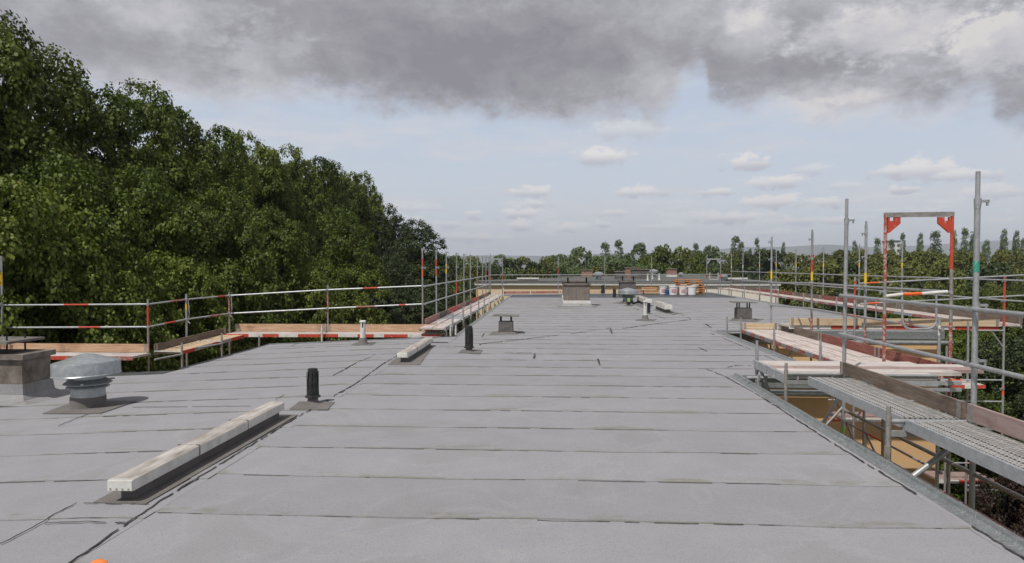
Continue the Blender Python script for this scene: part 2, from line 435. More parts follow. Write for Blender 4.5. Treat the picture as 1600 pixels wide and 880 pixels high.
# ------------------------------------------------------------------ ground and hills
GZ = -12.0
mgr = M('ground_grass', .95); gv = mgr.noise(.05, 6, .6); gv2 = mgr.noise(.8, 5, .7)
mgr.color(mgr.mix(.4, mgr.ramp(gv, [(.3, (.045, .06, .02)), (.6, (.09, .095, .04)), (.75, (.14, .12, .07))]), mgr.ramp(gv2, [(.3, (.03, .04, .015)), (.7, (.10, .11, .05))])))
g = MB().poly([(-9000, -500, GZ), (9000, -500, GZ), (9000, 9500, GZ), (-9000, 9500, GZ)], mgr.m).build('ground'); tag(g, kind='structure')
hm = M('hill_woodland', .95); hv = hm.noise(.004, 5, .6); hm.color(hm.ramp(hv, [(.3, (.03, .045, .03)), (.7, (.09, .11, .06))]))
def hills(name, y0, prof, seed, depth=900):
    """prof: (px, py) skyline of the ridge at distance y0"""
    r = np.random.default_rng(seed); mb = MB(); k = mb.mat(hm.m)
    xs = np.linspace(prof[0][0], prof[-1][0], 120); ys = np.interp(xs, [p[0] for p in prof], [p[1] for p in prof])
    ys = ys + np.cumsum(r.normal(0, .12, 120)) * .25
    rows = []
    for j, (dy, hk) in enumerate(((-depth, 0.), (-depth * .45, .62), (0, 1.), (depth * .6, .7), (depth, 0.))):
        row = []
        for px, py in zip(xs, ys):
            p = P(px, min(py, 411), Y=y0); hz = GZ + (p.z - GZ) * hk
            row.append(len(mb.v)); mb.v.append(Vector((p.x * (y0 + dy) / y0, y0 + dy, hz + (r.normal(0, 4) if 0 < hk < 1 else 0))))
        rows.append(row)
    for a, b in zip(rows[:-1], rows[1:]):
        for i in range(len(a) - 1): mb.f.append([a[i], a[i + 1], b[i + 1], b[i]]); mb.mi.append(k)
    return tag(mb.build(name, smooth=True), kind='structure')
hills('hills', 6500, [(300, 409), (560, 404), (760, 399), (850, 400), (960, 396), (1060, 394), (1120, 390), (1160, 386), (1230, 386), (1290, 382), (1360, 386), (1440, 384), (1500, 380), (1560, 376), (1700, 380), (1900, 395), (2100, 410)], 1)

# ------------------------------------------------------------------ the building we stand on
def rz(x, y=0):                                           # the left wing falls away gently
    d = max(0., -3.2 - x); return -.045 * d if d > 0 else 0.
FARY = lambda x: 41.2 + (x + 2.6) * .355
house = thing('apartment_building', (0, 10, GZ), 'long flat roofed ochre apartment building under our feet with grey felt roof', 'building')
EL, ER = -2.35, 2.92
fp = [(2.86, -4), (2.86, 11.33), (4.36, 11.33), (4.36, 18.95), (10.12, 18.95), (10.12, FARY(10.12)), (EL, FARY(EL)), (EL, 17.2), (-6.82, 16.6), (-6.86, 12.62), (-16, 12.5), (-16, -4)]
mb = MB()
for i in range(len(fp)):
    (x0, y0), (x1, y1) = fp[i], fp[(i + 1) % len(fp)]
    k = mb.mat(WALL); b = len(mb.v)
    n = max(1, int(abs(x1 - x0) / 1.5)); 
    for j in range(n + 1):
        x = x0 + (x1 - x0) * j / n; y = y0 + (y1 - y0) * j / n
        mb.v += [Vector((x, y, GZ)), Vector((x, y, rz(x) - .14))]
    for j in range(n):
        q = b + 2 * j; mb.f.append([q, q + 2, q + 3, q + 1]); mb.mi.append(k)
mb.build('wall', house, recalc=False)
# roof slab (slightly proud of the walls), cut in strips so that it follows the fall
mb = MB()
def slab(x0, x1, y0, y1, z1=-.012, th=.16, m=FASC):
    n = max(1, int(abs(x1 - x0) / 1.0)) if x0 < -3.2 else 1
    for j in range(n):
        a = x0 + (x1 - x0) * j / n; c = x0 + (x1 - x0) * (j + 1) / n
        mb.poly([(a, y0, rz(a) + z1), (c, y0, rz(c) + z1), (c, y1, rz(c) + z1), (a, y1, rz(a) + z1)], m, th)
slab(-3.2, 2.90, -4, 11.38); slab(-3.2, 4.40, 11.38, 17.2); slab(EL - .05, 4.40, 17.2, 18.9)
mb.poly([(EL - .05, 18.9, -.012), (10.2, 18.9, -.012), (10.2, FARY(10.2), -.012), (EL - .05, FARY(EL), -.012)], FASC, .16)
slab(-16, -3.2, -4, 12.6); slab(-6.9, -3.2, 12.6, 16.7)
mb.poly([(-6.9, 16.7, rz(-6.9) - .012), (-3.2, 16.7, -.012), (EL - .05, 17.25, -.012), (-3.2, 17.2, -.012)], FASC, .16)
mb.build('roof_slab', house)
# felt sheets, one object each
def felt(x0, x1, y0, y1, lift=0.0, far=None, k=0):
    step = .22; n = max(2, int((x1 - x0) / step)); r = random.Random(k * 131 + int(x0 * 10)); mb = MB(); mi = mb.mat(FELT)
    ph = r.random() * 9; uv = []
    ov = .05
    for j in range(n + 1):
        x = x0 + (x1 - x0) * j / n
        wob = .018 * math.sin(x * 1.7 + ph) + .008 * math.sin(x * 4.3 + ph * 2) + r.uniform(-.004, .004)
        zb = rz(x) + lift + .0012 * math.sin(x * 2.9 + ph)
        yy = y1 + ov
        if far is not None: yy = min(yy, far(x))
        ya = min(y0 + wob, yy - .02)
        pts = [(x, ya, zb - .006), (x, ya, zb + .0075), (x, ya + .25 * (yy - ya), zb + .0055 + .0015 * math.sin(x * 5 + ph)), (x, yy, zb + .001)]
        for q, p in enumerate(pts): mb.v.append(Vector(p)); uv.append((x, max(0, p[1] - ya)))
    for j in range(n):
        for q in range(3):
            a = j * 4 + q; mb.f.append([a, a + 4, a + 5, a + 1]); mb.mi.append(mi)
    o = mb.build('roofing_sheet', house, recalc=False)
    me = o.data; ul = me.uv_layers.new(name='UVMap')
    for lp in me.loops: ul.data[lp.index].uv = uv[lp.vertex_index]
    return o
def seam_line(pts, width=.018, gap=.25, jit=.006, name='bitumen_seam', z=.0115, seed=0, wmax=2.2, lenseg=.06, parent=None):
    """a bead of squeezed-out bitumen: irregular width, broken in places"""
    r = random.Random(seed); mb = MB(); k = mb.mat(BITUMEN)
    P3 = [Vector((p[0], p[1], 0)) for p in pts]; on = True; left = 0; wcur = width; prev = None
    for a, b in zip(P3[:-1], P3[1:]):
        d = b - a; ln = d.length
        if ln < 1e-4: continue
        t = Vector((-d.y, d.x, 0)) / ln; n = max(1, int(ln / lenseg))
        for j in range(n):
            if left <= 0:
                on = r.random() > gap; left = r.uniform(.12, .9) if on else r.uniform(.05, .5)
                wcur = width * r.uniform(.35, 1.0); prev = None
                if r.random() < .12: wcur = width * wmax * r.uniform(.6, 1); left = r.uniform(.08, .25)
            left -= ln / n
            q = a.lerp(b, j / n) + t * r.uniform(-jit, jit)
            if not on: prev = None; continue
            w_ = wcur * r.uniform(.6, 1.15); zz = rz(q.x) + z
            cur = len(mb.v); mb.v += [Vector((*(q - t * w_ / 2).xy, zz - .001)), Vector((*q.xy, zz + .0035)), Vector((*(q + t * w_ / 2).xy, zz - .001))]
            if prev is not None:
                mb.f += [[prev, cur, cur + 1, prev + 1], [prev + 1, cur + 1, cur + 2, prev + 2]]; mb.mi += [k, k]
            prev = cur
    if mb.f: return tag(mb.build(name, house if parent is None else parent, recalc=False), kind='stuff')
SP = .912; Y0 = 4.82 - SP * 9
for k in range(0, 46):
    ya = Y0 + SP * k; yb = ya + SP
    if ya > 45.8: break
    if yb < 11.6: xr = 2.80
    elif yb < 19.3: xr = 4.34
    else: xr = 5.6
    xl = -2.87 if yb < 16.2 else EL
    if ya < FARY(EL) - .1 or True:
        far = FARY
        if ya > FARY(xl): xl = (ya - 41.2) / .355 - 2.6 + .1
        if xl < xr - .3:
            felt(xl, xr, ya, yb, 0, far, k)
            if ya > 2: seam_line([(xl + random.uniform(.05, .5), ya - .004), (0, ya - .006), (xr - .1, ya - .004)], .0075 + .0002 * ya, .30 if ya > 7 else .38, .006, seed=k, z=.004, lenseg=.07 + ya * .006)
    if yb > 19.6:
        xs_ = 5.6
        if ya > FARY(5.6): xs_ = (ya - 41.2) / .355 - 2.6 + .1
        if xs_ < 9.8: felt(xs_, 10.14, ya + .31, yb + .31, .004, FARY, k + 100)
felt(5.55, 10.14, 18.98, 19.55, .003, None, 501); felt(4.3, 5.6, 18.98, 19.4, .0055, None, 502)
ey = 11.33
felt(2.78, 2.88, 3 - 6, 11.36, .003, None, 503)
# left lane, offset rows
YL = 5.55 - SP * 9 + .06
for k in range(0, 24):
    ya = YL + SP * k; yb = ya + SP
    if yb > 16.9: break
    if yb < 12.9: xl = -15.9
    else: xl = -6.86
    felt(xl, -2.82, ya, min(yb, 16.72), .0, (lambda x: 12.58) if (yb < 12.9 and yb > 12.4) else None, k + 200)
    if ya > 2: seam_line([(max(xl, -13), ya - .004), (-6, ya - .01), (-3.0, ya - .004)], .014, .20 if ya < 10 else .5, .004, seed=k + 60, z=.004, lenseg=.08)
felt(-6.86, -2.3, 16.0, 16.68, .004, None, 504); felt(-3.4, -2.3, 16.6, 17.2, .006, None, 505)
# longitudinal laps and cut-outs
def zpts(l):
    o = []
    for x, y in l:
        p = P(x, y, Z=0)
        for _ in range(6): p = P(x, y, Z=rz(p.x))
        o.append(p)
    return o
S2 = lambda pts, w_, gap=.05, s=0, **k: seam_line(pts, w_, gap, .008, seed=900 + s, z=.014, **k)
S2([(-2.80, 2.6), (-2.83, 3.97), (-2.90, 4.97), (-2.94, 7.56), (-2.9, 10.2), (-3.0, 12.4), (-2.98, 15.3)], .026, .03, 1)
S2([(2.80, 3), (2.82, 4.73), (2.78, 6.0), (2.77, 7.1), (2.80, 9.3), (2.74, 11.2), (2.6, 12.1)], .026, .06, 2, wmax=2.6)
S2(zpts([(749, 543), (751, 538), (800, 533), (900, 521), (948, 514), (953, 513)]), .05, .08, 3)
S2(zpts([(953, 513), (957, 523)]), .06, 0, 4)
S2(zpts([(972, 514), (1020, 507), (1081, 499.7)]), .06, .15, 5); S2(zpts([(1081, 499.7), (1062, 490)]), .03, .4, 6)
S2(zpts([(836, 553), (834, 562)]), .05, 0, 7); S2(zpts([(735, 552.5), (836, 552.5)]), .02, .3, 8)
S2(zpts([(934, 562), (938, 572)]), .045, 0, 9); S2(zpts([(1092, 544), (1106, 550)]), .04, 0, 10)
S2(zpts([(1103, 507), (1112, 513)]), .07, 0, 11); S2(zpts([(0, 853), (50, 828), (68, 817), (83, 807), (119, 789), (175, 790), (248, 790)]), .018, .05, 12)
S2(zpts([(68, 821), (123, 818), (210, 820)]), .016, 0, 13); S2(zpts([(0, 799), (50, 796), (117, 790)]), .014, .1, 14)
S2(zpts([(92, 667), (110, 659), (143, 647)]), .014, .05, 15); S2(zpts([(206, 638), (300, 637), (406, 636)]), .014, .1, 16)
S2(zpts([(645, 543), (700, 542), (748, 543)]), .02, .2, 17); S2(zpts([(520, 588), (560, 566), (585, 557)]), .025, .5, 18)
S2(zpts([(430, 626), (447, 617)]), .016, .2, 19); S2(zpts([(456, 541), (470, 536)]), .03, 0, 20)
S2(zpts([(753, 527), (757, 521)]), .035, 0, 21); S2(zpts([(0, 619), (31, 617)]), .016, .1, 22); S2(zpts([(46, 617), (75, 611), (100, 607)]), .018, 0, 23)
S2(zpts([(990, 482), (1040, 499)]), .04, .5, 24); S2(zpts([(1137, 575), (1150, 572), (1180, 573)]), .03, .1, 25)
S2(zpts([(870, 482), (900, 482), (935, 481)]), .05, .2, 26); S2([(4.1, 11.6), (4.15, 15), (4.1, 18.5)], .02, .4, 27)
# drip edges and gutters
def edging(pts, name='edge_flashing', wdt=.13, up=.045, m=GUTTER, side=1):
    mb = MB()
    for a, b in zip(pts[:-1], pts[1:]):
        a = Vector((*a, 0)); b = Vector((*b, 0)); d = (b - a).normalized(); nrm = Vector((d.y, -d.x, 0)) * side
        L_ = (b - a).length; n = max(1, round(L_ / 1.0))
        for j in range(n):
            p = a.lerp(b, j / n); q = a.lerp(b, (j + 1) / n); e = .0015 * (j % 2)
            z0 = rz(p.x); z1 = rz(q.x); k = mb.mat(m); i0 = len(mb.v)
            for r_, h_ in ((-.5, .006 + e), (-.15, .010 + e), (.05, .028 + e), (.12, up + e), (.5, up - .004 + e), (.52, -.06), (.56, -.16)):
                mb.v += [p + nrm * (r_ * wdt) + Vector((0, 0, z0 + h_)), q + nrm * (r_ * wdt) + Vector((0, 0, z1 + h_))]
            for t in range(6): mb.f.append([i0 + 2 * t, i0 + 2 * t + 1, i0 + 2 * t + 3, i0 + 2 * t + 2]); mb.mi.append(k)
            if j: mb.box(p + nrm * (.3 * wdt) + Vector((0, 0, z0 + up + .004)), (.02, .02, .010), STEEL)
    return mb.build(name, house)
edging([(2.90, -3), (2.90, 11.36)]); edging([(2.93, 11.30), (4.42, 11.30)], wdt=.10, up=.03); edging([(4.38, 11.36), (4.38, 18.98)]); edging([(4.42, 18.92), (10.2, 18.92)], wdt=.12)
edging([(10.16, 18.98), (10.16, FARY(10.16))]); edging([(EL, 17.3), (EL, FARY(EL))], side=-1, wdt=.10, up=.03); edging([(EL, FARY(EL)), (10.2, FARY(10.2))], side=-1)
edging([(-6.86, 12.6), (-6.86, 16.66)], side=-1, wdt=.08, up=.012, m=FASC); edging([(-6.86, 16.68), (-3.2, 16.72), (EL - .02, 17.2)], side=-1, wdt=.08, up=.012, m=FASC)
# gutter under the eaves of the wing that faces us
mb = MB()
for z, rr in ((-.24, .055),): mb.tube((4.5, 18.78, z), (10.35, 18.78, z), rr, ZINC, 10)
mb.build('gutter', house); MB().tube((2.95, 11.22, -.24), (4.35, 11.22, -.24), .055, ZINC, 10).build('gutter', house)

def PG(px, py):
    p = P(px, py, Z=0)
    for _ in range(6): p = P(px, py, Z=rz(p.x))
    return p
def patch(pix, z=.016, name='flashing_patch'):
    pts = [PG(x, y) for x, y in pix]
    mb = MB(); mb.poly([(p.x, p.y, rz(p.x) + z) for p in pts], PATCHM, .006); return mb.build(name, house)
patch([(66, 648), (157, 648), (213, 628), (118, 628)])
patch([(145, 788), (226, 791), (466, 650), (405, 648)])
patch([(452, 641), (512, 642), (523, 630), (468, 629)])
patch([(606, 571), (656, 571), (676, 543), (640, 543)])
patch([(716, 552), (750, 554), (754, 548), (722, 547)])
patch([(764, 523.5), (808, 523), (817, 518), (771, 518.5)])
patch([(549, 540), (580, 540), (588, 536), (556, 536)])
patch([(992, 501), (1020, 502.5), (1026, 499.5), (999, 499)]); patch([(1138, 502), (1182, 503.5), (1194, 499), (1150, 498)])
patch([(960, 474), (990, 476), (1002, 472), (972, 471)]); patch([(974, 478), (986, 479), (992, 477), (980, 476)])
patch([(1022, 485), (1052, 492.5), (1062, 490), (1032, 482)]); patch([(985, 474), (1008, 483), (1018, 481), (997, 472)])

# ------------------------------------------------------------------ roof furniture
def rooftop_turbine(px, py, label, r0=.457, tilt=.035, group='metal dome ventilators on the roof'):
    p = PG(px, py); p.z += .012; s = r0 / .457
    t = thing('roof_ventilator', p, label, 'ventilator', group)
    MB().lathe([(0.001, 0), (.245 * s, 0), (.24 * s, .13), (.238 * s, .145), (.2, .145)], PATCHM, 32, p).build('base_collar', t, True)
    MB().lathe([(.232 * s, .10), (.232 * s, .265), (.245 * s, .275), (.290 * s, .262), (.292 * s, .268), (.25 * s, .305), (.232 * s, .31), (.28 * s, .305), (.325 * s, .315), (.327 * s, .322), (.24 * s, .375), (.222 * s, .38), (.222 * s, .46), (.05, .46)], ZINC, 36, p).build('shaft', t, True)
    rot = Matrix.Rotation(-tilt, 3, 'Y')
    MB().lathe([(.05, .445), (.455 * s, .435), (.464 * s, .43), (.466 * s, .44), (.457 * s, .45), (.457 * s, .59), (.45 * s, .605), (.30 * s, .64), (.12 * s, .695), (.0, .715)], ZINC, 40, p, rot).build('cap', t, True)
    mb = MB()
    for a in range(3):
        q = a * 2.1 + .9; c = p + Vector((math.cos(q) * .30 * s, math.sin(q) * .30 * s, .34)); mb.box(c, (.12, .03, .02), ZINC, Matrix.Rotation(q, 3, 'Z'))
    mb.build('bracket', t)
    return t
rooftop_turbine(138, 636.5, 'large galvanised ventilator with tilted round cap at the left near the concrete chimney', r0=.405)
rooftop_turbine(981, 474, 'grey round-capped ventilator far across the roof beside the white vent boxes', tilt=0)

def vent_pipe(px, py, label, h=.46, r=.078, mats=(BLACKP, BLACKP), sticker=None):
    p = PG(px, py); p.z += .012
    t = thing('vent_pipe', p, label, 'vent pipe', 'dark vent pipes standing on the roof')
    MB().lathe([(r * 1.15, 0), (r * .85, .03), (r * .78, .09)], PATCHM, 20, p).build('base_sleeve', t, True)
    MB().lathe([(r * 1.25, .075), (r * 1.28, .085), (r * 1.02, .10), (r * .98, .12), (r * .80, h - .02), (r * .72, h), (0.001, h + .003)], mats[0], 20, p).build('pipe', t, True)
    mb = MB()
    for a in range(9):
        q = a * 2 * math.pi / 9; c = p + Vector((math.cos(q) * r * .93, math.sin(q) * r * .93, h * .55)); mb.box(c, (.008, .006, h * .72), mats[1], Matrix.Rotation(q, 3, 'Z'))
    mb.build('rib', t)['kind'] = 'stuff'
    if sticker: MB().box(p + Vector((0, -r * .9, h * .6)), (r * 1.3, .012, .16), sticker).build('sticker', t)
    return t
vent_pipe(489, 631, 'black tapered vent pipe nearest to us beside the long white vent box', .44)
vent_pipe(733, 550, 'black vent pipe in front of the two legged grey vent stack', .52, .085)
vent_pipe(982, 478, 'dark vent pipe with a pale green sticker in front of the far round ventilator', .42, .085, sticker=GREENTAG)
vent_pipe(960, 466, 'small dark vent pipe left behind the far round ventilator', .5, .09)
vent_pipe(942, 459.5, 'short dark pipe at the far end between chimney and round ventilator', .55, .11)
vent_pipe(1013, 491, 'dark vent pipe just behind the distant white flue', .4, .07)

def flue(px, py, label, h=.56):
    p = PG(px, py); p.z += .012
    t = thing('flue_pipe', p, label, 'flue', 'white slotted flues on the roof')
    MB().lathe([(.135, 0), (.10, .06), (.085, .15), (.06, .155)], PATCHM, 20, p).build('base_cone', t, True)
    MB().lathe([(.062, .12), (.062, h - .17), (.055, h - .17)], WHITEP, 20, p).build('pipe', t, True)
    mb = MB()
    for a in range(6):
        q = a * math.pi / 3 + .2; mb.box(p + Vector((math.cos(q) * .055, math.sin(q) * .055, h - .105)), (.012, .03, .14), WHITEP, Matrix.Rotation(q, 3, 'Z'))
    mb.tube(p + Vector((0, 0, h - .18)), p + Vector((0, 0, h - .03)), .04, BLACKP, 12)
    mb.build('slotted_head', t)
    MB().lathe([(.02, h - .045), (.078, h - .04), (.078, h - .02), (.05, h - .003), (0.001, h)], WHITEP, 20, p).build('cap', t, True)
flue(567, 539, 'slim white flue with slotted head near the left scaffold', .55)
flue(1008, 500.5, 'white slotted flue in the middle distance by the white vent boxes', .62)

def block_vent(px, py, label, w_=.37, h=.31, plate=(.66, .5), leg=.14, mat=DARKP, pairs=2):
    p = PG(px, py); p.z += .012
    p = p + Vector((0, w_ / 2, 0))
    t = thing('vent_stack', p, label, 'vent stack', 'low vent stacks with cover plates')
    mb = MB(); mb.box(p + Vector((0, 0, h / 2)), (w_, w_, h), mat, taper=.97); mb.box(p + Vector((0, 0, .02)), (w_ + .16, w_ + .16, .04), PATCHM, taper=.9); mb.build('stack', t)
    for sx in (-1, 1):
        for sy in (-1, 1):
            MB().box(p + Vector((sx * w_ * .36, sy * w_ * .3, h + leg / 2 - .02)), (.035, .035, leg + .04), BLACKP).build('leg', t)
    MB().box(p + Vector((0, 0, h + leg + .01)), (plate[0], plate[1], .022), PLATE, Matrix.Rotation(.02, 3, 'Y')).build('cover_plate', t)
block_vent(790, 522.5, 'squat grey vent stack under a thin cover plate left of centre')
block_vent(1164, 501.5, 'squat brown grey vent stack under a cover plate beside the right scaffold', .45, .39, (.74, .6), .17)

# long white vent boxes
def vent_box(x0, y0, y1, label, nseg=3, zb=.10, wd=.19, hh=.082):
    base = Vector((x0, y0, rz(x0)))
    t = thing('vent_box', base, label, 'vent box', 'long white vent boxes on the roof')
    z = base.z
    MB().box((x0, (y0 + y1) / 2 + .02, z + zb / 2 + .01), (wd * .55, y1 - y0 - .14, zb + .02), PATCHM).build('curb', t)
    cuts = [y0 + (y1 - y0) * i / nseg for i in range(nseg + 1)]
    for i in range(nseg):
        a, b = cuts[i] + (.004 if i else 0), cuts[i + 1]
        mb = MB(); k = mb.mat(WHITEP); kt = mb.mat(WHITETOP); e = .003 * (i % 2)
        w2 = wd / 2 + e; zz = z + zb
        prof = [(-w2, zz), (-w2, zz + hh), (-w2 + .035, zz + hh + .012 + e), (w2 - .035, zz + hh + .012 + e), (w2, zz + hh), (w2, zz)]
        n = len(prof); bs = len(mb.v)
        for yy in (a, b):
            for q in prof: mb.v.append(Vector((x0 + q[0], yy, q[1])))
        for j in range(n):
            j2 = (j + 1) % n; mb.f.append([bs + j, bs + j2, bs + n + j2, bs + n + j]); mb.mi.append(kt if j in (1, 2, 3) else k)
        mb.f.append(list(range(bs, bs + n))); mb.f.append(list(range(bs + n, bs + 2 * n))[::-1]); mb.mi += [k, k]
        mb.build('cover_section', t)
        if i: MB().box((x0, a, zz + hh / 2 + .004), (wd + .010, .010, hh + .018), CONC).build('joint_strip', t)
    MB().box((x0, y0 - .006, z + zb + hh / 2), (wd - .004, .012, hh - .01), WHITEP).build('end_cap', t)
    mb = MB()
    for i in range(4): mb.box((x0 - wd * .36 + i * wd * .24, y0 - .013, z + zb + .018), (.010, .006, .010), RUSTY)
    mb.build('rivet', t)['kind'] = 'stuff'
vent_box(-3.17, 4.98, 7.92, 'long white sheet metal vent box lying closest to us on the roof')
vent_box(-2.68, 12.5, 15.25, 'white sheet metal vent box in the middle distance left of centre')
vent_box(4.30, 26.2, 28.9, 'white vent box at the right of the distant pair on the roof', zb=.14, wd=.28, hh=.16)
vent_box(4.18, 30.6, 34.2, 'white vent box at the left of the distant pair behind the flue', zb=.14, wd=.28, hh=.16)

# chimneys
def chimney(x0, x1, y0, y1, h, label, mat, slab_=True, legs=(), plate=None, flash=None, white=False, legw=.07):
    b = Vector(((x0 + x1) / 2, (y0 + y1) / 2, rz(x1)))
    t = thing('chimney', b, label, 'chimney'); z = b.z
    MB().box((b.x, b.y, z + h / 2), (x1 - x0, y1 - y0, h), mat).build('shaft', t)
    if slab_: MB().box((b.x, b.y, z + h + .035), (x1 - x0 + .10, y1 - y0 + .10, .075), CONC).build('top_slab', t)
    if white: MB().box((b.x, b.y, z + .19), (x1 - x0 + .06, y1 - y0 + .06, .13), WHITEP).build('base_trim', t)
    if flash:
        mb = MB(); e = .28; k = mb.mat(FELT); zt = z + flash; bs = len(mb.v)
        for (ex, zz) in ((.02, zt), (.035, z + .12), (.10, z + .05), (e, z + .014)):
            for sx, sy in ((-1, -1), (1, -1), (1, 1), (-1, 1)):
                mb.v.append(Vector((b.x + sx * ((x1 - x0) / 2 + ex), b.y + sy * ((y1 - y0) / 2 + ex), zz)))
        for q in range(3):
            for i in range(4):
                j = (i + 1) % 4; mb.f.append([bs + q * 4 + i, bs + q * 4 + j, bs + q * 4 + 4 + j, bs + q * 4 + 4 + i]); mb.mi.append(k)
        mb.build('flashing', t)
    for lx, ly in legs: MB().box((lx, ly, z + h + .07 + .13), (legw, legw, .26), BLACKP).build('leg', t)
    if plate: MB().box((b.x + plate[2], b.y + plate[4], z + h + .07 + plate[3]), (plate[0], plate[1], .035), PLATE).build('cover_plate', t)
    return t
chimney(-9.2, -7.50, 9.55, 10.12, .62, 'broad weathered concrete chimney with thick top slab at the left edge', CONC, True, [(-7.8, 9.65), (-8.9, 9.65), (-7.8, 10.0), (-8.9, 10.0)], (1.7, .75, -.15, .17, 0), .27, legw=.018)
chimney(.52, 1.64, 30.35, 31.5, .92, 'wide brown block chimney standing in the middle of the roof with white base trim', BRICKR, True, [(.7, 30.6), (1.5, 30.6)], (1.45, 1.0, -.05, .27, 0), .12, True)
chimney(.55, 1.6, 35.2, 36.2, .95, 'brown block chimney hidden behind the wide chimney with white base trim', BRICKR, True, [], None, .12, True)
chimney(3.75, 4.6, 38.9, 39.7, .85, 'dark block chimney behind the far round ventilator', DARKP, True, [(3.9, 39.1), (4.5, 39.1)], (1.2, .8, 0, .27, 0))

# buckets, pallets, timber at the far end
def bucket(px, py, label, s=1.0, mat=BUCKETW, lab=True):
    p = P(px, py, Z=0); p.z = .012
    t = thing('bucket', p, label, 'bucket', 'plastic buckets at the far end of the roof'); r = .24 * s; h = .48 * s
    MB().lathe([(0.001, 0), (r * .86, 0), (r * 1.0, h * .9), (r * 1.05, h * .9), (r * 1.05, h * .94)], mat, 24, p).build('body', t, True)
    MB().lathe([(r * 1.08, h * .91), (r * 1.08, h), (r * .95, h * 1.01), (0.001, h * 1.0)], mat, 24, p).build('lid', t, True)
    if lab:
        mb = MB(); k = mb.mat(LABELR); n = 7
        for i in range(n + 1):
            q = math.radians(-125 + 62 * i / n)
            for rr, zz in ((r * .95, h * .25), (r * 1.0, h * .68)): mb.v.append(p + Vector((rr * math.cos(q), rr * math.sin(q), zz)))
        for i in range(n): mb.f.append([2 * i, 2 * i + 2, 2 * i + 3, 2 * i + 1]); mb.mi.append(k)
        mb.build('label_band', t)
    mb = MB(); mb.path([p + Vector((r * 1.06 * math.cos(a), -.02 - .12 * math.sin(a), h * .85 - .2 * s * math.sin(a))) for a in np.linspace(0, math.pi, 9)], .006, BLACKP, 5); mb.build('handle', t)
bucket(1036, 460, 'white bucket, leftmost of the row beside the blue drum', .95)
bucket(1052, 461, 'white bucket with red label, just right of the blue drum', 1.1)
bucket(1067, 461, 'white bucket, second from the right in the row before the pallets', 1.0)
bucket(1081, 461, 'white bucket, rightmost in the row before the pallets', 1.1, lab=False)
bucket(1042.5, 460.5, 'narrow blue drum between two white buckets', .6, BLUEP, False)

def pallet(p, rot, label):
    t = thing('pallet', p, label, 'pallet', 'stacked pallets at the far end of the roof'); R_ = Matrix.Rotation(rot, 3, 'Z')
    for i in range(5): MB().box(p + R_ @ Vector((0, -.48 + i * .24, .133)), (1.6, .14, .022), PALLET, R_).build('top_board', t)
    for i in range(3):
        for j in range(3): MB().box(p + R_ @ Vector((-.72 + i * .72, -.46 + j * .46, .072)), (.14, .12, .098), PALLET, R_).build('block', t)
    for j in range(3): MB().box(p + R_ @ Vector((0, -.46 + j * .46, .011)), (1.6, .12, .022), PALLET, R_).build('bottom_board', t)
pp = P(1079, 455, Y=44.6); base = Vector((pp.x, 45.0, .02))
for i, nm in enumerate(('lowest', 'second lowest', 'third from the bottom', 'third from the top', 'second from the top', 'topmost')):
    pallet(base + Vector((random.uniform(-.06, .06) + (.05 if i < 4 else -.12), random.uniform(-.03, .03), .145 * i)), random.uniform(-.03, .03), nm + ' wooden pallet in the stack behind the white buckets')
pt = P(1024, 459.5, Z=0)
t = thing('timber_pile', (pt.x, pt.y, .012), 'small pile of yellowish timber offcuts left of the white buckets', 'timber pile')
for i in range(4):
    for j in range(3): MB().box((pt.x - .3 + random.uniform(-.1, .1), pt.y + j * .14, .07 + i * .10), (random.uniform(.7, 1.0), .11, .085), (W_PL_X, PALLET)[(i + j) % 2]).build('offcut', t)
px_ = P(153, 893, Z=0)
o = MB().lathe([(0.001, .05), (.03, .045), (.05, .03), (.056, 0)], ORP, 16, (px_.x, px_.y, .016)).build('plastic_cap', smooth=True); tag(o, 'small rounded orange plastic object lying at the bottom edge left', 'plastic cap')

# ------------------------------------------------------------------ the building beyond
nb = thing('neighbour_building', (6, 60, GZ), 'pale building beyond the far scaffold with white fascia and dark flat roof', 'building')
NZ = .42; bx0 = P(744, 445, Y=60).x; bx1 = P(1217, 445, Y=60).x
xm = P(1095, 445, Y=60).x
MB().box(((bx0 + xm) / 2, 62.3, (GZ + NZ - .34) / 2), (xm - bx0, 4.6, NZ - .34 - GZ), WALLB).build('wall', nb)
MB().box(((xm + bx1) / 2, 65.9, (GZ + NZ - .34) / 2), (bx1 - xm, 11.85, NZ - .34 - GZ), WALLW).build('wall', nb)
MB().box(((bx0 + bx1) / 2, 62.0, NZ - .18), (bx1 - bx0 + .2, 4.4, .32), WHITEP).build('fascia', nb)
MB().poly([(bx0 - .1, 59.7, NZ), (bx1 + .1, 59.7, NZ), (bx1 + .1, 72, NZ), (P(1075, 427.5, Z=NZ).x, P(1075, 427.5, Z=NZ).y, NZ), (bx0 - .1, 64.5, NZ)], DARKROOF, .04).build('roof', nb)
for i in range(9):
    x = bx0 + 3 + i * 2.6
    f = MB().box((x, 59.985, -1.9), (1.3, .07, 1.5), WHITEP).build('window', nb); MB().box((x, 59.955, -1.9), (1.12, .03, 1.32), GLASS).build('pane', f)
def far_block(px, y0_, Y, w_, h, mat, label, name='chimney', cat='chimney', trim=False):
    p = P(px, y0_, Y=Y); z = NZ
    t = thing(name, (p.x, Y, z), label, cat)
    MB().box((p.x, Y, z + h / 2), (w_, .9, h), mat).build('shaft', t); MB().box((p.x, Y, z + h + .05), (w_ + .15, 1.05, .1), CONC).build('top_slab', t)
    if trim: MB().box((p.x, Y, z + .12), (w_ + .06, .96, .22), WHITEP).build('base_trim', t)
far_block(917, 433, 84, 1.3, .75, BRICKB, 'small brown chimney on the far dark roof above the wide chimney', trim=False)
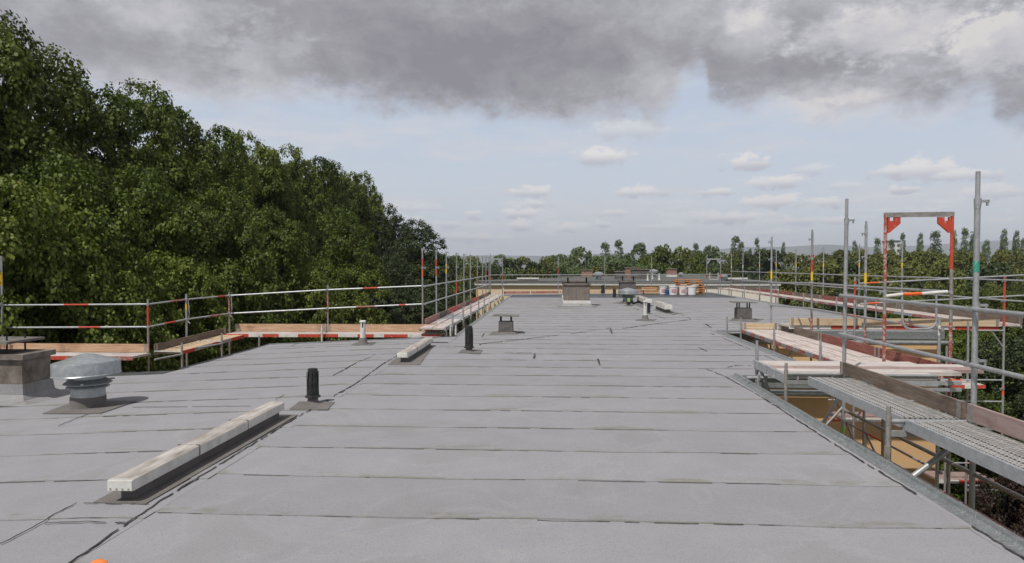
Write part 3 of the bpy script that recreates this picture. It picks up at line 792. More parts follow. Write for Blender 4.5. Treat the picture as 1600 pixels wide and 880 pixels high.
far_block(1049, 433, 84, 1.1, .9, BRICKB, 'brown chimney with white base on the far dark roof above the pallets', trim=True)
far_block(988, 430, 76, 1.5, 1.05, BRICKB, 'reddish chimney block on the far dark roof left of the thin scaffold post')
far_block(1000, 430, 72, 1.8, .9, DARKP, 'dark grey block on the far roof in front of the reddish chimney', 'roof_hatch', 'roof hatch')
far_block(968, 435, 70, .9, .7, DARKP, 'small dark vent block on the far roof left of the reddish chimney', 'roof_hatch', 'roof hatch')
def far_turbine(px, Y, label, s):
    p = P(px, 430, Y=Y); p.z = NZ
    t = thing('roof_ventilator', p, label, 'ventilator', 'metal dome ventilators on the far roof')
    MB().lathe([(.25 * s, 0), (.25 * s, .45 * s)], ZINC, 16, p).build('shaft', t, True)
    MB().lathe([(.2 * s, .42 * s), (.5 * s, .42 * s), (.5 * s, .6 * s), (.3 * s, .7 * s), (0.001, .78 * s)], ZINC, 20, p).build('cap', t, True)
far_turbine(935, 66, 'round metal ventilator on the far roof left of the thin grey post', 1.0)
far_turbine(1021, 84, 'domed metal ventilator on the far roof right of the reddish chimney', 1.2)
far_turbine(1064, 84, 'small pale ventilator on the far roof above the pallets', .7)
far_turbine(1130, 62, 'round ventilator near the edge of the far roof behind the distant portal frame', .8)
for px, Y, lb in ((825, 61.2, 'thin white roof rail strip on the left end of the far roof'), (1150, 62.0, 'thin white roof rail strip on the right end of the far roof')):
    p = P(px, 438, Y=Y); t = thing('vent_box', (p.x, Y, NZ), lb, 'vent box'); MB().box((p.x, Y, NZ + .22), (1.9, .3, .14), WHITEP).build('cover_section', t); MB().box((p.x, Y, NZ + .08), (1.7, .2, .15), PATCHM).build('curb', t)
for px, Y, lb in ((1012, 64, 'white flue on the far roof beside the thin post'), (1019, 70, 'white flue on the far roof under the domed ventilator'), (1030, 66, 'white flue on the far roof left of the brown chimney')):
    p = P(px, 436, Y=Y); t = thing('flue_pipe', (p.x, Y, NZ), lb, 'flue', 'white flues on the far roof'); MB().lathe([(.12, 0), (.07, .12), (.07, .5), (.10, .52), (.10, .58), (0.001, .6)], WHITEP, 12, (p.x, Y, NZ)).build('pipe', t, True)
# low dark link roofs seen between
p = P(1400, 384, Y=420)
t = thing('apartment_block', (p.x, 420, GZ), 'tiny distant white block peeking over the treeline inside the red portal frame', 'building')
hz_ = P(1400, 378, Y=420).z
MB().box((p.x, 426, (GZ + hz_) / 2), (4.4, 12, hz_ - GZ), WHITEP).build('wall', t); MB().box((p.x, 426, hz_ + .4), (5, 12.6, .8), FASC).build('roof', t)
for i in range(2):
    for j in range(2): MB().box((p.x - 1.3 + j * 2.6, 419.9, hz_ - 2 - 3 * i), (1.3, .2, 1.4), GLASS).build('window', t)
p = P(1108, 386, Y=700); hz_ = P(1108, 384, Y=700).z
# ------------------------------------------------------------------ scaffolds
PR = .0245
class Scaffold:
    def __init__(s, loc, label, group='scaffolds around the roof edge'):
        s.t = thing('scaffold', loc, label, 'scaffold', group)
    def post(s, x, y, z1, z0=GZ, bands=(), base=STEEL, clips=(), cdir=(1, 0), spigot=.22, r=PR, n=12, lean=0.0, label=None, dense=True):
        """bands are (z_low, z_high, material)"""
        mb = MB(); top = z1 - spigot; ln = top - z0
        bb = [(max(0, (a - z0) / ln), min(1, (b_ - z0) / ln), m_) for a, b_, m_ in bands if a < top]
        lx = lean * (z1 - z0)
        mb.tube((x - lx, y, z0), (x - lean * spigot, y, top), r, base, n, bands=bb)
        if spigot > .03:
            mb.tube((x - lean * spigot, y, top), (x, y, z1), r * .80, base, n); mb.tube((x - lean * spigot, y, top - .05), (x - lean * spigot, y, top + .003), r * 1.12, base, n)
        o = mb.build('post', s.t, True)
        if label: o['label'] = label
        for cz in clips:
            c = MB(); cx, cy = cdir; zz = cz
            c.tube((x, y, zz - .03), (x, y, zz + .03), r * 1.25, STEEL, 10)
            c.box((x + cx * .05, y + cy * .05, zz + .005), (.02 + abs(cx) * .07, .02 + abs(cy) * .07, .022), STEEL)
            c.box((x + cx * .08, y + cy * .08, zz - .01), (.016, .016, .055), STEEL)
            c.build('coupler', o, True)
        return o
    def rail(s, a, b, bands=(), r=.020, base=STEEL, name='guardrail'):
        mb = MB(); mb.tube(a, b, r, base, 10, bands=list(bands)); a = Vector(a); b = Vector(b); d = (b - a).normalized()
        for e, q in ((a, 1), (b, -1)): mb.box(e + d * q * .02, (.03, .03, .05), base)
        return mb.build(name, s.t, True)
    def toe(s, a, b, mat, h=.15, t=.032):
        a = Vector(a); b = Vector(b); up = Vector((0, 0, h / 2))
        mb = MB(); mb.beam(a + up, b + up, t, h, mat); d = (b - a).normalized()
        o = mb.build('toe_board', s.t)
        for e, q in ((a, 1), (b, -1)): MB().beam(e + up + d * q * .03 , e + up + d * q * .09, t + .008, h * 1.02, RUSTY).build('end_fitting', o)
    def deck(s, a, b, inn, w, nbd, mat, side=(ALU, ALU), nst=0, th=.05, rough=.004):
        """a,b: outer edge ends (3D, top face); inn: unit vector towards the roof; boards run from a to b"""
        a = Vector(a); b = Vector(b); inn = Vector((*inn, 0)); bw = w / nbd; d = (b - a).normalized()
        for i in range(nbd):
            o_ = inn * (bw * (i + .5)) + Vector((0, 0, -th / 2 + random.uniform(-rough, rough)))
            mb = MB(); mb.beam(a + o_ + d * .012, b + o_ - d * .012, bw - .012, th, mat)
            rb = MB()
            m_ = mat[i % len(mat)] if isinstance(mat, (list, tuple)) else mat
            ob = MB(); ob.beam(a + o_ + d * .012, b + o_ - d * .012, bw - .014, th, m_)
            for q in (-.36, 0, .36): ob.beam(a + o_ + d * .05 + inn * (bw * q) + Vector((0, 0, th / 2 + .003)), b + o_ - d * .05 + inn * (bw * q) + Vector((0, 0, th / 2 + .003)), bw * .10, .006, m_)
            ob.build('deck_board', s.t)
        if side is not None:
            e0 = a + inn * (w + .018) + Vector((0, 0, -.04)); e1 = b + inn * (w + .018) + Vector((0, 0, -.04))
            mb = MB()
            if nst:
                r = random.Random(int(a.x * 100 + a.y * 10)); cuts = sorted([0, 1] + [min(.97, max(.03, (i + r.uniform(-.3, .3)) / nst)) for i in range(1, nst)])
                for i, (q0, q1) in enumerate(zip(cuts[:-1], cuts[1:])): mb.beam(e0, e1, .03, .08, side[i % 2], q0, q1)
            else: mb.beam(e0, e1, .03, .10, side[0])
            mb.build('side_beam', s.t)
            mb = MB(); mb.beam(a + Vector((0, 0, -.055)) - inn * .012, b + Vector((0, 0, -.055)) - inn * .012, .02, .08, ALU); mb.build('side_beam', s.t)
    def transom(s, a, b, r=.022, mat=STEEL, u=True):
        mb = MB(); mb.tube(a, b, r, mat, 10)
        if u:
            a2 = Vector(a) - Vector((0, 0, .11)); b2 = Vector(b) - Vector((0, 0, .11)); mb.beam(a2, b2, .04, .05, mat)
            for q in (.2, .8): c = a2.lerp(b2, q); mb.box(c + Vector((0, 0, .03)), (.02, .055, .10), STEEL)
        mb.build('transom', s.t, True)
    def brace(s, a, b, r=.024, mat=STEEL): MB().tube(a, b, r, mat, 10).build('brace', s.t, True)

# --- nearest run, right roof edge
A = Scaffold((3.4, 6.5, GZ), 'scaffold run nearest to us along the right roof edge with thick bare posts')
XP, XI, DZ = 3.80, 3.05, .37
Ys = [3.55, 6.53, 9.33]
A.post(XP, Ys[0], 2.6)
o = A.post(XP, Ys[1], 2.60, clips=(2.33, 1.40, .90), cdir=(1, -.1), spigot=.28, lean=.004)
MB().tube((XP - .003, Ys[1], 1.70), (XP - .003, Ys[1], 1.80), PR + .002, TEALTAG, 12).build('sticker', o, True)
MB().tube((XP - .011, Ys[1], -.66), (XP - .011, Ys[1], -.50), PR + .002, GREENTAG, 12).build('sticker', o, True)
o = A.post(XP, Ys[2], 2.62, clips=(2.34, 1.38, .88), cdir=(1, -.1), spigot=.28, lean=.006)
MB().tube((XP - .02, Ys[2], -.50), (XP - .02, Ys[2], -.33), PR + .002, GREENTAG, 12).build('sticker', o, True)
for y in Ys: A.post(XI, y, DZ + .12, base=RUSTY, spigot=.09, clips=(-.9,)); A.transom((XI, y, DZ - .02), (XP - .02, y, DZ - .02))
for z in (1.37, .87):
    for a, b in zip(Ys[:-1], Ys[1:]): A.rail((XP - .05, a + .03, z), (XP - .05, b + (.05 if b == Ys[-1] else -.02), z), r=.0215)
    A.rail((XP - .05, .4, z), (XP - .05, Ys[0], z), r=.0215)
A.deck((XP - .085, Ys[1] + .06, DZ), (XP - .085, 8.92, DZ), (-1, 0), .50, 2, PERF)
A.deck((XP - .085, Ys[0], DZ - .006), (XP - .085, Ys[1] - .03, DZ - .006), (-1, 0), .50, 2, PERF)
A.deck((XP - .085, .5, DZ), (XP - .085, Ys[0] - .04, DZ), (-1, 0), .50, 2, PERF)
A.toe((XP - .065, Ys[1] + .04, DZ + .004), (XP - .065, Ys[2] - .04, DZ + .004), W_GR_Y)
A.toe((XP - .063, .6, DZ + .004), (XP - .063, Ys[1] - .02, DZ + .004), W_PI_Y)
for z, bb in ((-.12, ()), (-.45, [(.25, .6, REDWORN)])): A.rail((XP, Ys[0], z), (XP, Ys[2], z), bands=bb, base=RUSTY)
A.brace(P(1398, 766, Y=6.2), P(1506, 685, Y=6.35), .026); A.brace(P(1279, 672, Y=8.8), P(1314, 617, Y=9.1), .022, RUSTY)
A.brace((XI, Ys[2], -.9), (XP, Ys[2], -.05), .018, RUSTY)
for z in (-3.65,):
    A.deck((XP - .085, .5, z), (XP - .085, Ys[2] - .04, z), (-1, 0), .6, 2, W_DK_Y)
# cross platform at the notch
zc = .33
for i in range(5):
    y = 9.52 + i * .275
    m_ = (W_DK_X, W_DK_X, W_PI_Y, W_DK_X, W_DK_X)[i]
    xe = (5.0, 5.45, 5.9, 5.9, 5.3)[i]
    MB().beam((3.10, y, zc - .022 + .004 * (i % 2)), (xe, y, zc - .022 + .004 * (i % 2)), .262, .045, m_).build('deck_board', A.t)
MB().beam((3.08, 9.36, zc - .06), (3.08, 10.84, zc - .06), .035, .12, ALU).build('side_beam', A.t)
for y in (9.44, 9.85, 10.25, 10.62): MB().box((3.05, y, zc - .055), (.02, .10, .12), ALU).build('hook', A.t)
A.transom((3.08, 9.385, zc), (5.0, 9.385, zc), u=False); MB().beam((3.1, 9.40, zc - .10), (5.0, 9.40, zc - .10), .04, .07, ALU).build('side_beam', A.t)
B_end = 1
A.post(3.12, 10.88, .62, base=STEEL, spigot=.1, z0=-2.0); A.brace((3.14, 10.86, .25), (3.35, 10.3, -.6), .024)
A.post(3.02, 10.45, .18, base=STEEL, spigot=.02, z0=-2.0, clips=(.1,)); A.transom((2.85, 10.45, .12), (3.15, 10.45, .12), u=False)
A.transom((3.1, 10.9, zc - .05), (4.3, 10.9, zc - .05)); 
# --- middle run beside the first projection
B = Scaffold((5.4, 14.5, GZ), 'middle scaffold run at the right with a red portal frame at its near end')
XO, XI2, DB = 5.93, 4.84, .12
Yo = [(5.95, 13.72, 2.6), (5.95, 16.48, 2.58), (5.62, 18.38, 2.5)]
cl = (2.36, 1.92, 1.36, .78)
for i, (x, y, z) in enumerate(Yo):
    B.post(x, y, z, bands=[(1.42, 1.62, YEL), (1.62, 2.0, RED if i == 1 else STEEL), (.1, .6, REDWORN if i != 2 else STEEL)], clips=cl, cdir=(-.9, -.2), spigot=.08, base=STEEL if i != 1 else RUSTY)
for y in (12.95, 15.6, 18.3):
    B.post(XI2, y, DB + .30, base=STEEL, spigot=.12, clips=(DB - .08,)); B.transom((XI2, y, DB - .02), (XO - .02, y, DB - .02), u=False)
    B.brace((XI2 + .02, y, -.55), (XI2 + .45, y, -.02), .014)
B.post(4.55, 18.55, DB + .32, base=STEEL, spigot=.1)
for y0, y1 in ((11.0, 12.92), (12.98, 15.57), (15.63, 18.27)):
    B.deck((XO - .12, y0, DB), (XO - .12, y1, DB), (-1, 0), .93, 3, W_DK_Y, (REDWORN, ALU), 7)
for y0, y1, m_ in ((10.4, 12.9, W_RB_Y), (12.93, 15.6, W_RB_Y), (15.63, 18.3, W_GR_Y)): B.toe((XO - .10, y0, DB + .004), (XO - .10, y1, DB + .004), m_, .17)
B.toe((XI2 + .05, 18.34, DB + .004), (XO - .15, 18.34, DB + .004), W_PL_X, .16)
for z in (1.37, .79):
    B.rail((XO - .03, 10.95, z), (XO - .03, 13.7, z - .01), [(.3, .5, REDWORN)] if z < 1 else (), .020); B.rail((XO - .03, 13.7, z - .01), (XO - .03, 16.48, z - .01), [(.0, .35, REDWORN)] if z < 1 else ()); B.rail((XO - .03, 16.48, z - .01), (5.60, 18.38, z - .05))
# portal frame
MB().beam((4.9, 10.80, DB - .02), (5.95, 10.80, DB - .02), .04, .05, REDWORN).build('side_beam', B.t)
for q in (.10, .20): MB().beam((4.7, 10.74, DB - q - .02), (6.05, 10.74, DB - q), .04, .055, ALU).build('side_beam', B.t)
xa, xb, yp = 5.02, 5.99, 10.92; zt = P(1384, 333, Y=yp).z
for x, bb in ((xa, [(1.5, 2.6, REDWORN), (.15, 1.05, REDWORN)]), (xb, [(1.7, 2.6, RED), (-.2, .9, REDWORN)])):
    B.post(x, yp, zt, bands=bb, spigot=0.0, base=RUSTY, clips=(1.36, .1), cdir=(-.9, -.1))
B.post(xb - .085, yp + .15, .95, bands=[(.7, .85, WHITEP)], spigot=.02, base=STEEL)
MB().beam((xa - .02, yp, zt - .03), (xb + .02, yp, zt - .03 + .01), .05, .07, RUSTY).build('portal_beam', B.t)
for x, s_ in ((xa, 1), (xb, -1)):
    mb = MB(); pts = [(x + s_ * .03, zt - .065), (x + s_ * .055, zt - .065), (x + s_ * .055, zt - .12), (x + s_ * .12, zt - .12), (x + s_ * .12, zt - .065), (x + s_ * .21, zt - .065), (x + s_ * .21, zt - .16), (x + s_ * .05, zt - .30), (x + s_ * .03, zt - .30)]
    k = mb.mat(RED); n = len(pts); mb.v += [Vector((a, yp - .02, c)) for a, c in pts] + [Vector((a, yp + .02, c)) for a, c in pts]
    mb.f.append(list(range(n))); mb.f.append(list(range(n, 2 * n))[::-1]); mb.mi += [k, k]
    for i in range(n): j = (i + 1) % n; mb.f.append([i, j, n + j, n + i]); mb.mi.append(k)
    mb.build('gusset', B.t)
gt = [P(x, y, Y=yp - .05) for x, y in ((1384, 463), (1410, 460), (1440, 459), (1480, 456))]
gm = MB()
for i, (a, b) in enumerate(zip(gt[:-1], gt[1:])): gm.tube(a, b, .026, WHITEP if i != 1 else ORG, 10)
gm.build('gate_bar', B.t, True)
cs = [(1409.5, 461), (1410, 500), (1412, 508), (1417, 513), (1424, 515), (1450, 514), (1458, 511), (1463, 504), (1463, 460)]
MB().path([P(x, y, Y=yp - .05) for x, y in cs], .017, STEEL, 8).build('gate_loop', B.t, True)
# its lower lifts, seen through the gap
for z in (-1.9,):
    B.deck((XO - .12, 11.0, z), (XO - .12, 17.0, z), (-1, 0), .93, 3, W_RB_Y, (RED, ALU), 5)
    for dz in (1.0, .5): B.rail((XO, 11, z + dz), (XO, 16.5, z + dz), [(.3, .45, ORG)])
B.brace((XO, 16.4, .0), (XO, 13.8, -1.9), .02, RUSTY); B.brace((XO, 13.6, -1.4), (XO, 11, -3.2), .02, RUSTY)

# --- run in front of the wing that faces us
Cc = Scaffold((8.6, 17.2, GZ), 'scaffold run across the front of the right wing with pale timber toe board')
yc = 16.9
c1 = P(1336, 436, Y=yc); c3 = P(1570, 430, Y=yc)
Cc.post(c1.x, yc, c1.z + .08, bands=[(.95, 1.4, RED)], clips=(1.3, .85), cdir=(.3, -.9), spigot=.03)
Cc.post(c3.x, yc, c3.z + .02, bands=[(.35, 1.5, RED), (-1.25, -1.05, ORG), (-2.5, -2.35, ORG)], clips=(1.42, .95, -1.1), cdir=(-.9, -.3), spigot=.03)
pm = P(1513, 506, Y=yc + .1); Cc.post(pm.x, yc + .1, .45, spigot=.1); pm2 = P(1478, 500, Y=yc + .2)
pm3 = P(1440, 500, Y=yc + .9); 
for y0_, y1_ in ((443, 430), (475, 462)):
    Cc.rail(P(1344, y0_, Y=yc), P(1570, y0_ + (y1_ - y0_) * .88, Y=yc), [(.05, .13, ORG), (.45, .52, STEEL)], .019, ALU); Cc.rail(P(1570, y0_ + (y1_ - y0_) * .88, Y=yc), P(1700, y1_ - 6, Y=yc), (), .019, ALU)
x0c, x1c = P(1236, 500, Y=yc + .2).x, P(1566, 500, Y=yc + .2).x
Cc.toe((x0c, yc + .30, .33), (8.4, yc + .30, .33), W_PL_X, .17); Cc.toe((8.42, yc + .305, .33), (x1c, yc + .30, .32), W_PL_X, .17)
Cc.deck((x1c, yc + 1.15, .32), (x0c, yc + 1.15, .32), (0, -1), .80, 3, W_DK_X, (RED, WHITEP), 6)
for z, xl_ in ((-1.9, 4.7), (-3.35, 9.2)):
    Cc.deck((x1c, yc + 1.1, z), (xl_, yc + 1.1, z), (0, -1), .75, 3, W_PI_Y, (RED, WHITEP), 7 if xl_ < 5 else 2)
    for dz in (1.0, .5): Cc.rail((xl_, yc, z + dz), (c3.x, yc, z + dz), [(.4, .45, ORG), (.8, .84, ORG)], .018, ALU)
    Cc.transom((c3.x, yc, z - .02), (c3.x, yc + 1, z - .02), u=False); Cc.transom((pm.x, yc + .05, z - .04), (c3.x + .0, yc + .05, z - .04))
Cc.transom((pm.x, yc, .25), (c3.x, yc, .25), u=False); Cc.brace((c3.x, yc, -.15), (c3.x - .25, yc, .2), .018)
for x in (pm2.x, pm3.x): Cc.post(x, yc + .15, -.1, spigot=.03)
lp = [P(x, y, Y=yc - .3) for x, y in ((1485, 602), (1541, 602), (1541, 616), (1526, 625))]
Cc.deck(lp[0] + Vector((0, .9, 0)), lp[1] + Vector((0, .9, 0)), (0, -1), .85, 3, W_DK_X, (RED, WHITEP), 3)
# --- far right run
D = Scaffold((11, 32, GZ), 'scaffold run along the far right edge of the roof with yellow banded posts')
XR = 11.3; pxs = [(1143, 396), (1161, 395), (1187, 393), (1213, 391), (1244, 389), (1287, 384), (1343, 381), (1410, 376)]
yr = []
for i, (a, b) in enumerate(pxs):
    q = P(a, b, X=XR); yr.append(q.y)
    D.post(XR, q.y, 2.55, bands=[(1.70, 1.95, YEL)] if i >= 2 else [(1.6, 1.8, WHITEP)], clips=(2.45, 1.9, 1.4, .9), cdir=(-.95, -.2), spigot=.05, n=8)
    D.post(10.50, q.y, .62, spigot=.1, n=8); D.transom((10.5, q.y, .34), (XR, q.y, .34), u=False)
yr.append(17.4); D.post(XR, 17.4, 1.55, bands=[(.5, 1.4, RED)], clips=(1.4, .9), cdir=(-.95, -.2), spigot=.05)
for i in range(len(yr) - 1):
    a, b = yr[i], yr[i + 1]
    for z in (1.4, .9): D.rail((XR - .04, a, z), (XR - .04, b, z), [(.6, .68, RED)] if i % 3 == 2 else (), base=ALU if i % 2 else STEEL)
    D.deck((XR - .12, b + .02, .36), (XR - .12, a - .02, .36), (-1, 0), .66, 2, W_DK_Y, (W_PL_X, WHITEP) if i < 3 else (REDWORN, ALU), 4 + i % 3)
    D.toe((XR - .10, b + .02, .364), (XR - .10, a - .02, .364), (W_GR_Y, W_GR_Y, W_RB_Y, W_RB_Y, W_GR_Y, W_RB_Y, W_GR_Y, W_GR_Y)[i], .17)
# --- far end run
E_ = Scaffold((4, 44.5, GZ), 'scaffold run across the far end of the roof with thin posts and one portal frame')
fl = lambda px: P(px, 430, Y=42.7 + (px - 770) / 350 * 4.2)
cols = {872: [(1.15, 1.6, RED)], 945: [(1.1, 1.2, RED)], 1018: [(1.2, 1.55, RED)]}
for px in (872, 945, 1018):
    q = fl(px); E_.post(q.x, q.y, P(px, 400, Y=q.y).z, bands=cols[px], clips=(1.2, .7), cdir=(0, -1), spigot=.1, n=8, r=.027)
def far_portal(S_, pa, pb, Yv, top):
    a = P(pa, top, Y=Yv); b = P(pb, top, Y=Yv); z = a.z
    for q in (a, b): S_.post(q.x, Yv, z + .30, bands=[(.9, 1.25, RED)], clips=(1.2, .7), cdir=(0, -1), spigot=.25, n=8, r=.027)
    MB().beam((a.x, Yv, z), (b.x, Yv, z), .05, .08, ALU).build('portal_beam', S_.t)
    for q, s_ in ((a, 1), (b, -1)): MB().beam((q.x + s_ * .02, Yv, z - .30), (q.x + s_ * .2, Yv, z - .03), .04, .09, ALU).build('gusset', S_.t)
far_portal(E_, 1104.5, 1126, 46.8, 405)
for z in (1.18, .66):
    xs = [764, 872, 945, 1018, 1104, 1143]
    for a, b in zip(xs[:-1], xs[1:]):
        qa, qb = fl(a), fl(b); E_.rail((qa.x, qa.y, z), (qb.x, qb.y, z), base=ALU if z > 1 else STEEL, r=.024)
ga = [P(x, y, Y=46) for x, y in ((1109, 426), (1109, 437), (1122, 437), (1122, 426))]; MB().path(ga, .02, WHITEP, 6).build('gate_loop', E_.t)
for a, b, m_ in ((785, 828, RED), (830, 872, RED), (874, 940, W_PL_X), (983, 1020, RED)):
    qa, qb = fl(a), fl(b); E_.toe((qa.x, qa.y - .10, .03), (qb.x, qb.y - .10, .03), m_ if m_ is not RED else REDWORN, .15)
    E_.deck((qa.x, qa.y - .12, .02), (qb.x, qb.y - .12, .02), (.08, -.997), .68, 2, W_DK_X)
# --- left long run
G = Scaffold((-3.2, 30, GZ), 'scaffold run along the left roof edge receding to the far end with tall posts')
XL = -3.55; pl = [660, 681.6, 697.3, 713.2, 724.8, 734.8, 745.7, 753.9, 759.3, 764.1]
bnd = [[(1.45, 1.65, ORG), (1.65, 1.95, RED)], [(1.45, 1.95, RED)], [(1.5, 1.8, YEL)], [(.7, 1.2, RED)], [], [], [(.9, 1.4, REDWORN)], [], [(1.2, 1.5, RED)], []]
yl = [P(px, 390, X=XL).y for px in pl]; DL = .12
for i, y in enumerate(yl):
    G.post(XL, y, 2.27, bands=bnd[i], clips=(2.2, 1.70, 1.19, .70), cdir=(.95, 0), spigot=.03, n=10, base=RUSTY if i in (0, 3, 6) else STEEL)
    G.post(-2.72, y, DL + .38, spigot=.12, n=8, base=WHITEP if i > 4 else STEEL); G.transom((XL, y, DL - .03), (-2.72, y, DL - .03), u=False)
    G.brace((-2.74, y, -.55), (-3.05, y, DL - .05), .014)
for i in range(len(yl) - 1):
    a, b = yl[i], yl[i + 1]
    for z in (1.19, .70): G.rail((XL + .03, a, z), (XL + .03, b, z), base=ALU)
    G.deck((XL + .08, a + .02, DL), (XL + .08, b - .02, DL), (1, 0), .66, 2, ALU if i == 1 else (W_DK_Y, W_DK_Y), (ALU, WHITEP), 2)
    G.toe((XL + .07, a + .02, DL + .004), (XL + .07, b - .02, DL + .004), (REDWORN, W_GR_Y, RED, REDWORN, W_GR_Y, RED, W_GR_Y, REDWORN, W_GR_Y)[i], .17)
G.deck((XL + .08, 18.35, DL + .004), (XL + .08, yl[0] - .02, DL + .004), (1, 0), .66, 2, W_DK_Y)
far_portal(G, 766.5, 785, 42.6, 405)
# --- left near run: three legs round the wing
K = Scaffold((-6.4, 18.8, GZ), 'scaffold run behind the left wing with orange timber toe boards and red striped deck')
na = P(3, 477, Y=15.75); nb_ = P(231, 475.5, Y=15.75); nc = P(291, 468, Y=17.2); nd = P(358, 462, Y=18.9); ne = P(512, 453, Y=19.15); nf = Vector((XL, yl[0], 1.2))
lo = [P(3, 512, Y=15.75), P(231, 511, Y=15.75), P(291, 499, Y=17.2), P(358, 490, Y=18.9), P(512, 482, Y=19.15), Vector((XL, yl[0], .7))]
up = [na, nb_, nc, nd, ne, nf]
K.post(na.x, na.y, P(3, 398, Y=15.75).z, bands=[(1.3, 1.6, YEL)], clips=(.87, .37), cdir=(.3, -.9), spigot=.03)
K.post(nb_.x, nb_.y, nb_.z + .15, bands=[(.3, .85, RED)], clips=(nb_.z, lo[1].z), cdir=(.5, -.8), spigot=.03, base=RUSTY)
K.post(nc.x, nc.y, nc.z + .17, bands=[(.65, .8, YEL)], clips=(nc.z, lo[2].z), cdir=(.5, -.8), spigot=.03)
K.post(nd.x, nd.y, nd.z + .12, bands=[(.4, .95, REDWORN)], clips=(nd.z, lo[3].z), cdir=(.5, -.8), spigot=.03, base=RUSTY)
K.post(ne.x, ne.y, ne.z + .17, bands=[(.45, .95, REDWORN)], clips=(ne.z, lo[4].z), cdir=(-.3, -.9), spigot=.03, base=RUSTY)
K.rail(P(-160, 479, Y=15.75), na); K.rail(P(-160, 514, Y=15.75), lo[0])
rb = [[(.43, .6, RED)], [(.55, .95, REDWORN)], [(.7, .9, RED)], [], [(.37, .53, RED), (.8, .95, ALU)]]; rb2 = [[(.53, .68, RED)], [(.4, .7, RED)], [(.5, .8, REDWORN)], [], [(.3, .5, REDWORN), (.75, .82, RED)]]
for i in range(5):
    K.rail(up[i], up[i + 1], rb[i], .021, ALU); K.rail(lo[i], lo[i + 1], rb2[i], .021, ALU)
for q in (nc, nd): 
    MB().path([q + Vector((.07, -.03, -.02)), q + Vector((.10, -.05, -.35)), q + Vector((.06, -.05, -.55)), q + Vector((.12, -.05, -.60))], .012, STEEL, 6).build('strap', K.t)
zA = P(160, 556, Y=15.1).z; 
# leg 1
K.deck((na.x - 3, 15.66, zA), (nb_.x + .1, 15.66, zA), (0, -1), .66, 2, W_DK_X, (RED, REDWORN), 4)
K.toe((na.x - .5, 15.68, zA + .01), (nb_.x + .05, 15.68, zA + .01), W_OR_X, .19)
# leg 2
zD = P(512, 522, Y=18.5).z
d2 = Vector((nd.x - nb_.x, nd.y - nb_.y, 0)); d2n = d2.normalized(); inn = Vector((d2n.y, -d2n.x, 0)); inn = inn if inn.x > 0 else -inn
o1 = Vector((nb_.x, nb_.y, zA + .01)) + inn * .08 + d2n * .1; o2 = Vector((nd.x, nd.y, zD - .02)) + inn * .08 - d2n * .3
K.deck(o1, o2, (inn.x, inn.y), .60, 2, W_PL_X, (RED, ALU), 5); K.toe(o1, o2, W_GR_Y, .17)
for q, dz in ((o1, 0), (o1.lerp(o2, .55), 0)):
    c = q + inn * .72; K.post(c.x, c.y, c.z + .22, spigot=.1); c2 = c - d2n * .9; K.transom(c + Vector((0, 0, -.05)), c2 + Vector((0, 0, -.05)), u=False)
    K.transom(c, q, u=False)
# leg 3
K.deck((nd.x + .1, 19.02, zD), (ne.x, 19.08, zD), (0, -1), .62, 2, W_DK_X, (RED, WHITEP), 5); K.deck((ne.x + .03, 19.08, zD + .004), (XL + .6, 19.12, zD + .004), (0, -1), .62, 2, W_DK_X, (RED, WHITEP), 7)
K.toe((nd.x + .1, 19.05, zD + .005), (ne.x - .02, 19.1, zD + .005), W_OR_X, .21); K.toe((ne.x + .0, 19.1, zD + .006), (XL + .45, 19.14, zD + .005), W_OR_X, .21)
for px in (503, 704, 712): q = P(px, 520, Y=18.35); K.post(q.x, 18.35, zD + .26, spigot=.1, base=WHITEP)
for px in (405,): q = P(px, 530, Y=18.4); K.post(q.x, 18.4, zD - .02, spigot=.02)

